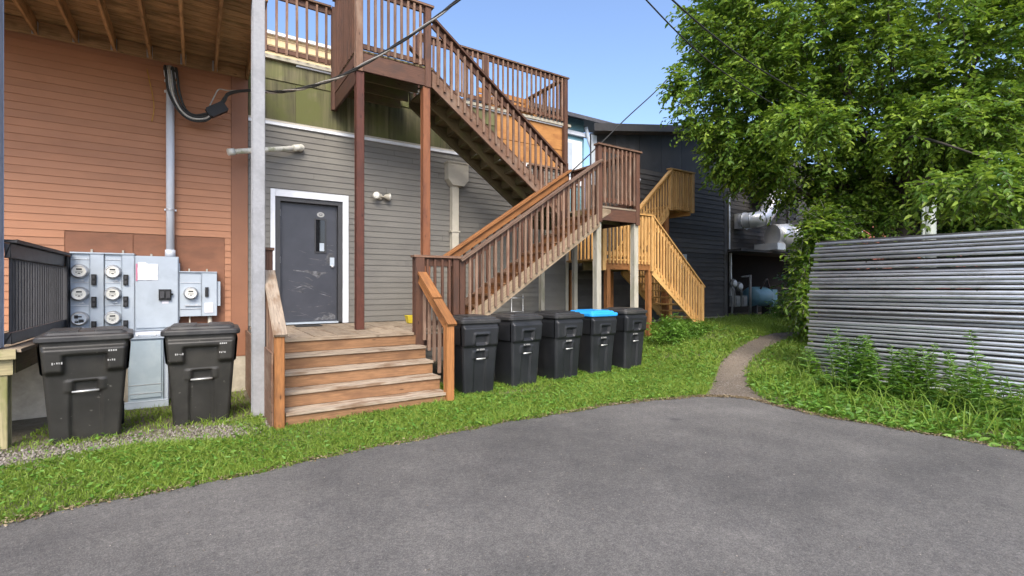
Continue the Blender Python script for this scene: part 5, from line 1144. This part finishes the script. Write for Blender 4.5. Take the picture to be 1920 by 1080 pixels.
def blades(x, y, h, w, lean=0.5):
    n = len(x); z = gh(x, y) - 0.004; a = rng.uniform(0, 6.283, n); ln = rng.uniform(0.1, lean, n) * h; b = rng.uniform(0, 6.283, n)
    wx, wy = np.cos(b) * w / 2, np.sin(b) * w / 2; mx, my = x + np.cos(a) * ln * 0.35, y + np.sin(a) * ln * 0.35; tx, ty = x + np.cos(a) * ln * 1.3, y + np.sin(a) * ln * 1.3
    V = np.stack([np.stack([x - wx, y - wy, z], 1), np.stack([x + wx, y + wy, z], 1), np.stack([mx + wx * .8, my + wy * .8, z + h * .6], 1), np.stack([mx - wx * .8, my - wy * .8, z + h * .6], 1), np.stack([tx, ty, z + h], 1)], 1).reshape(-1, 3)
    k = np.arange(n)[:, None] * 5; F = np.concatenate([k + np.array([[0, 1, 2]]), k + np.array([[0, 2, 3]]), k + np.array([[3, 2, 4]])], 0); return V, F
VS, FS, TS, off = [], [], [], 0
def put(V, F, T, ):
    global off
    VS.append(V); FS.append(F + off); TS.append(T); off += len(V)
for n, x0, x1, y0, y1, hh, ww in ((150000, -2.6, 3.4, 4.15, 6.2, .052, .0062), (135000, 2.4, 7.6, 3.9, 6.7, .058, .0075), (14000, -2.6, 0.7, 6.1, 9.0, .055, .009), (80000, 6.6, 12.5, 3.4, 9.2, .072, .012), (16000, 12, 20, 4.5, 9.2, .11, .022), (30000, 5.9, 9.2, -0.6, 4.4, .075, .010), (9000, 8.6, 13, 0, 6.5, .11, .018)):
    x, y = scatter(n, x0, x1, y0, y1); p_, nz = patch(x, y); k = rng.uniform(0, 1, len(x)) < p_; x, y, nz = x[k], y[k], nz[k]
    h = 0.72 * hh * rng.lognormal(0, 0.32, len(x)) * (0.7 + 0.6 * nz); V, F = blades(x, y, h, ww * rng.uniform(.6, 1.4, len(x)), 1.1)
    tt = np.clip(rng.normal(.44, .18, len(x)) + 0.22 * (nz - .5), 0, .97); tt[rng.uniform(0, 1, len(x)) < 0.05] = 1.0; put(V, F, np.repeat(tt, 5))
lw_ = soup('lawn_grass', np.concatenate(VS), np.concatenate(FS), 'grass', np.concatenate(TS)); tag(lw_, 'short bright green grass around the driveway', 'grass', None, 'stuff')
VS, FS, TS, off = [], [], [], 0
for n, x0, x1, y0, y1, ll, lw2 in ((9000, -2.6, 3.4, 4.2, 6.2, .040, .020), (12000, 2.4, 7.6, 3.9, 6.7, .048, .025), (11000, 6.0, 8.3, -0.6, 4.2, .085, .040), (5000, 7, 11, 4, 8, .07, .035)):
    x, y = scatter(n, x0, x1, y0, y1); p_, nz = patch(x, y); k = rng.uniform(0, 1, len(x)) < p_ * (0.35 + nz * .65); x, y = x[k], y[k]
    P = np.stack([x, y, gh(x, y) + rng.uniform(.012, .05, len(x))], 1); a = rng.uniform(0, 6.283, len(x)); D = unit(np.stack([np.cos(a), np.sin(a), rng.uniform(-.1, .7, len(x))], 1))
    V, F = leaves(P, D, ll * rng.uniform(.6, 1.4, len(x)), lw2 * rng.uniform(.6, 1.3, len(x))); put(V, F, np.repeat(np.clip(rng.normal(.45, .2, len(x)), 0, 1), 6))
bl_ = soup('broadleaf_weeds', np.concatenate(VS), np.concatenate(FS), 'weed', np.concatenate(TS)); tag(bl_, 'low broad leaved plants mixed through the lawn and verge', 'ground cover', None, 'stuff')
VS, FS, TS, off = [], [], [], 0                # long arching grass on the verge before the stack
x, y = scatter(800, 6.4, 8.5, -0.4, 4.3); V, F = blades(x, y, rng.uniform(.14, .40, len(x)), rng.uniform(.008, .016, len(x)), 0.9); put(V, F, np.repeat(np.clip(rng.normal(.32, .18, len(x)), 0, 1), 5))
vg = soup('verge_grass', np.concatenate(VS), np.concatenate(FS), 'grass', np.concatenate(TS)); tag(vg, 'long arching grass on the verge below the pipe stack', 'grass', None, 'stuff')
# gravel beside the bins, dry litter along the driveway edge and twigs
def chips(x, y, r, zoff=0.0):
    n = len(x); c = np.stack([x, y, gh(x, y) + r * 0.35 + zoff], 1); o = np.array([[1, 0, 0], [-.5, .87, 0], [-.5, -.87, 0], [0, 0, .7], [0, 0, -.6]]); ang = rng.uniform(0, 6.28, n)
    ca, sa = np.cos(ang)[:, None], np.sin(ang)[:, None]; q = o[None] * rng.uniform(.6, 1.3, (n, 5, 1)); X = q[..., 0] * ca - q[..., 1] * sa; Y = q[..., 0] * sa + q[..., 1] * ca
    V = c[:, None] + np.stack([X, Y, q[..., 2]], -1) * r[:, None, None]; k = np.arange(n)[:, None] * 5
    return V.reshape(-1, 3), np.concatenate([k + np.array([f]) for f in ([0, 1, 3], [1, 2, 3], [2, 0, 3], [1, 0, 4], [2, 1, 4], [0, 2, 4])], 0)
x = rng.uniform(-2.6, 0.7, 7000); y = 5.86 - 0.05 * (x - .4) + rng.normal(0, .17, 7000) - 0.12 * (x < .4) * (0.4 - x) * .6; V, F = chips(x, y, rng.uniform(.006, .020, 7000))
gr = soup('gravel', V, F, 'stones', np.repeat(rng.uniform(0, 1, 7000), 5)); tag(gr, 'loose grey gravel strip in front of the large bins', 'gravel', None, 'stuff')
seg_ = np.array(ed[2:-2]); 
i = rng.integers(0, len(seg_) - 1, 6500); t_ = rng.uniform(0, 1, (6500, 1)); Pq = seg_[i] * (1 - t_) + seg_[i + 1] * t_; dv = unit(seg_[i + 1] - seg_[i]); nv = np.stack([-dv[:, 1], dv[:, 0]], 1)
Pq = Pq + nv * (rng.normal(0.015, 0.03, (6500, 1))); k = (np.abs(Pq[:, 0]) < 9) & (Pq[:, 1] > -1); Pq = Pq[k]; n = len(Pq)
P = np.stack([Pq[:, 0], Pq[:, 1], np.full(n, .028) + rng.uniform(0, .008, n)], 1); a = rng.uniform(0, 6.283, n); D = unit(np.stack([np.cos(a), np.sin(a), rng.normal(0, .25, n)], 1))
V, F = leaves(P, D, rng.uniform(.012, .035, n), rng.uniform(.006, .016, n)); lt = soup('leaf_litter', V, F, 'litter', np.repeat(rng.uniform(0, 1, n), 6)); tag(lt, 'dry brown leaf crumbs along the driveway edge', 'litter', None, 'stuff')

x = rng.uniform(-1.5, 6.0, 420); y = rng.uniform(0.6, 4.3, 420); k = inside(x, y, poly_e); x, y = x[k], y[k]; n = len(x); V, F = chips(x, y, rng.uniform(.003, .008, n), 0.022)
gt = soup('driveway_grit', V, F, 'stones', np.repeat(rng.uniform(0, 1, n), 5)); tag(gt, 'scattered grit on the asphalt driveway', 'grit', None, 'stuff')

i = rng.integers(0, len(pc) - 30, 2600); Pq = np.stack([pcx[i, 0], pcx[i, 1]], 1) + rng.normal(0, 1, (2600, 2)) * (pcx[i, 2] * 0.55)[:, None]; k = ~inside(Pq[:, 0], Pq[:, 1], poly_e); Pq = Pq[k]; n = len(Pq)
V, F = chips(Pq[:, 0], Pq[:, 1], rng.uniform(.004, .014, n), 0.006)
pg = soup('path_gravel', V, F, 'stones', np.repeat(rng.uniform(0, .8, n), 5)); tag(pg, 'fine loose gravel on the narrow footpath', 'gravel', None, 'stuff')
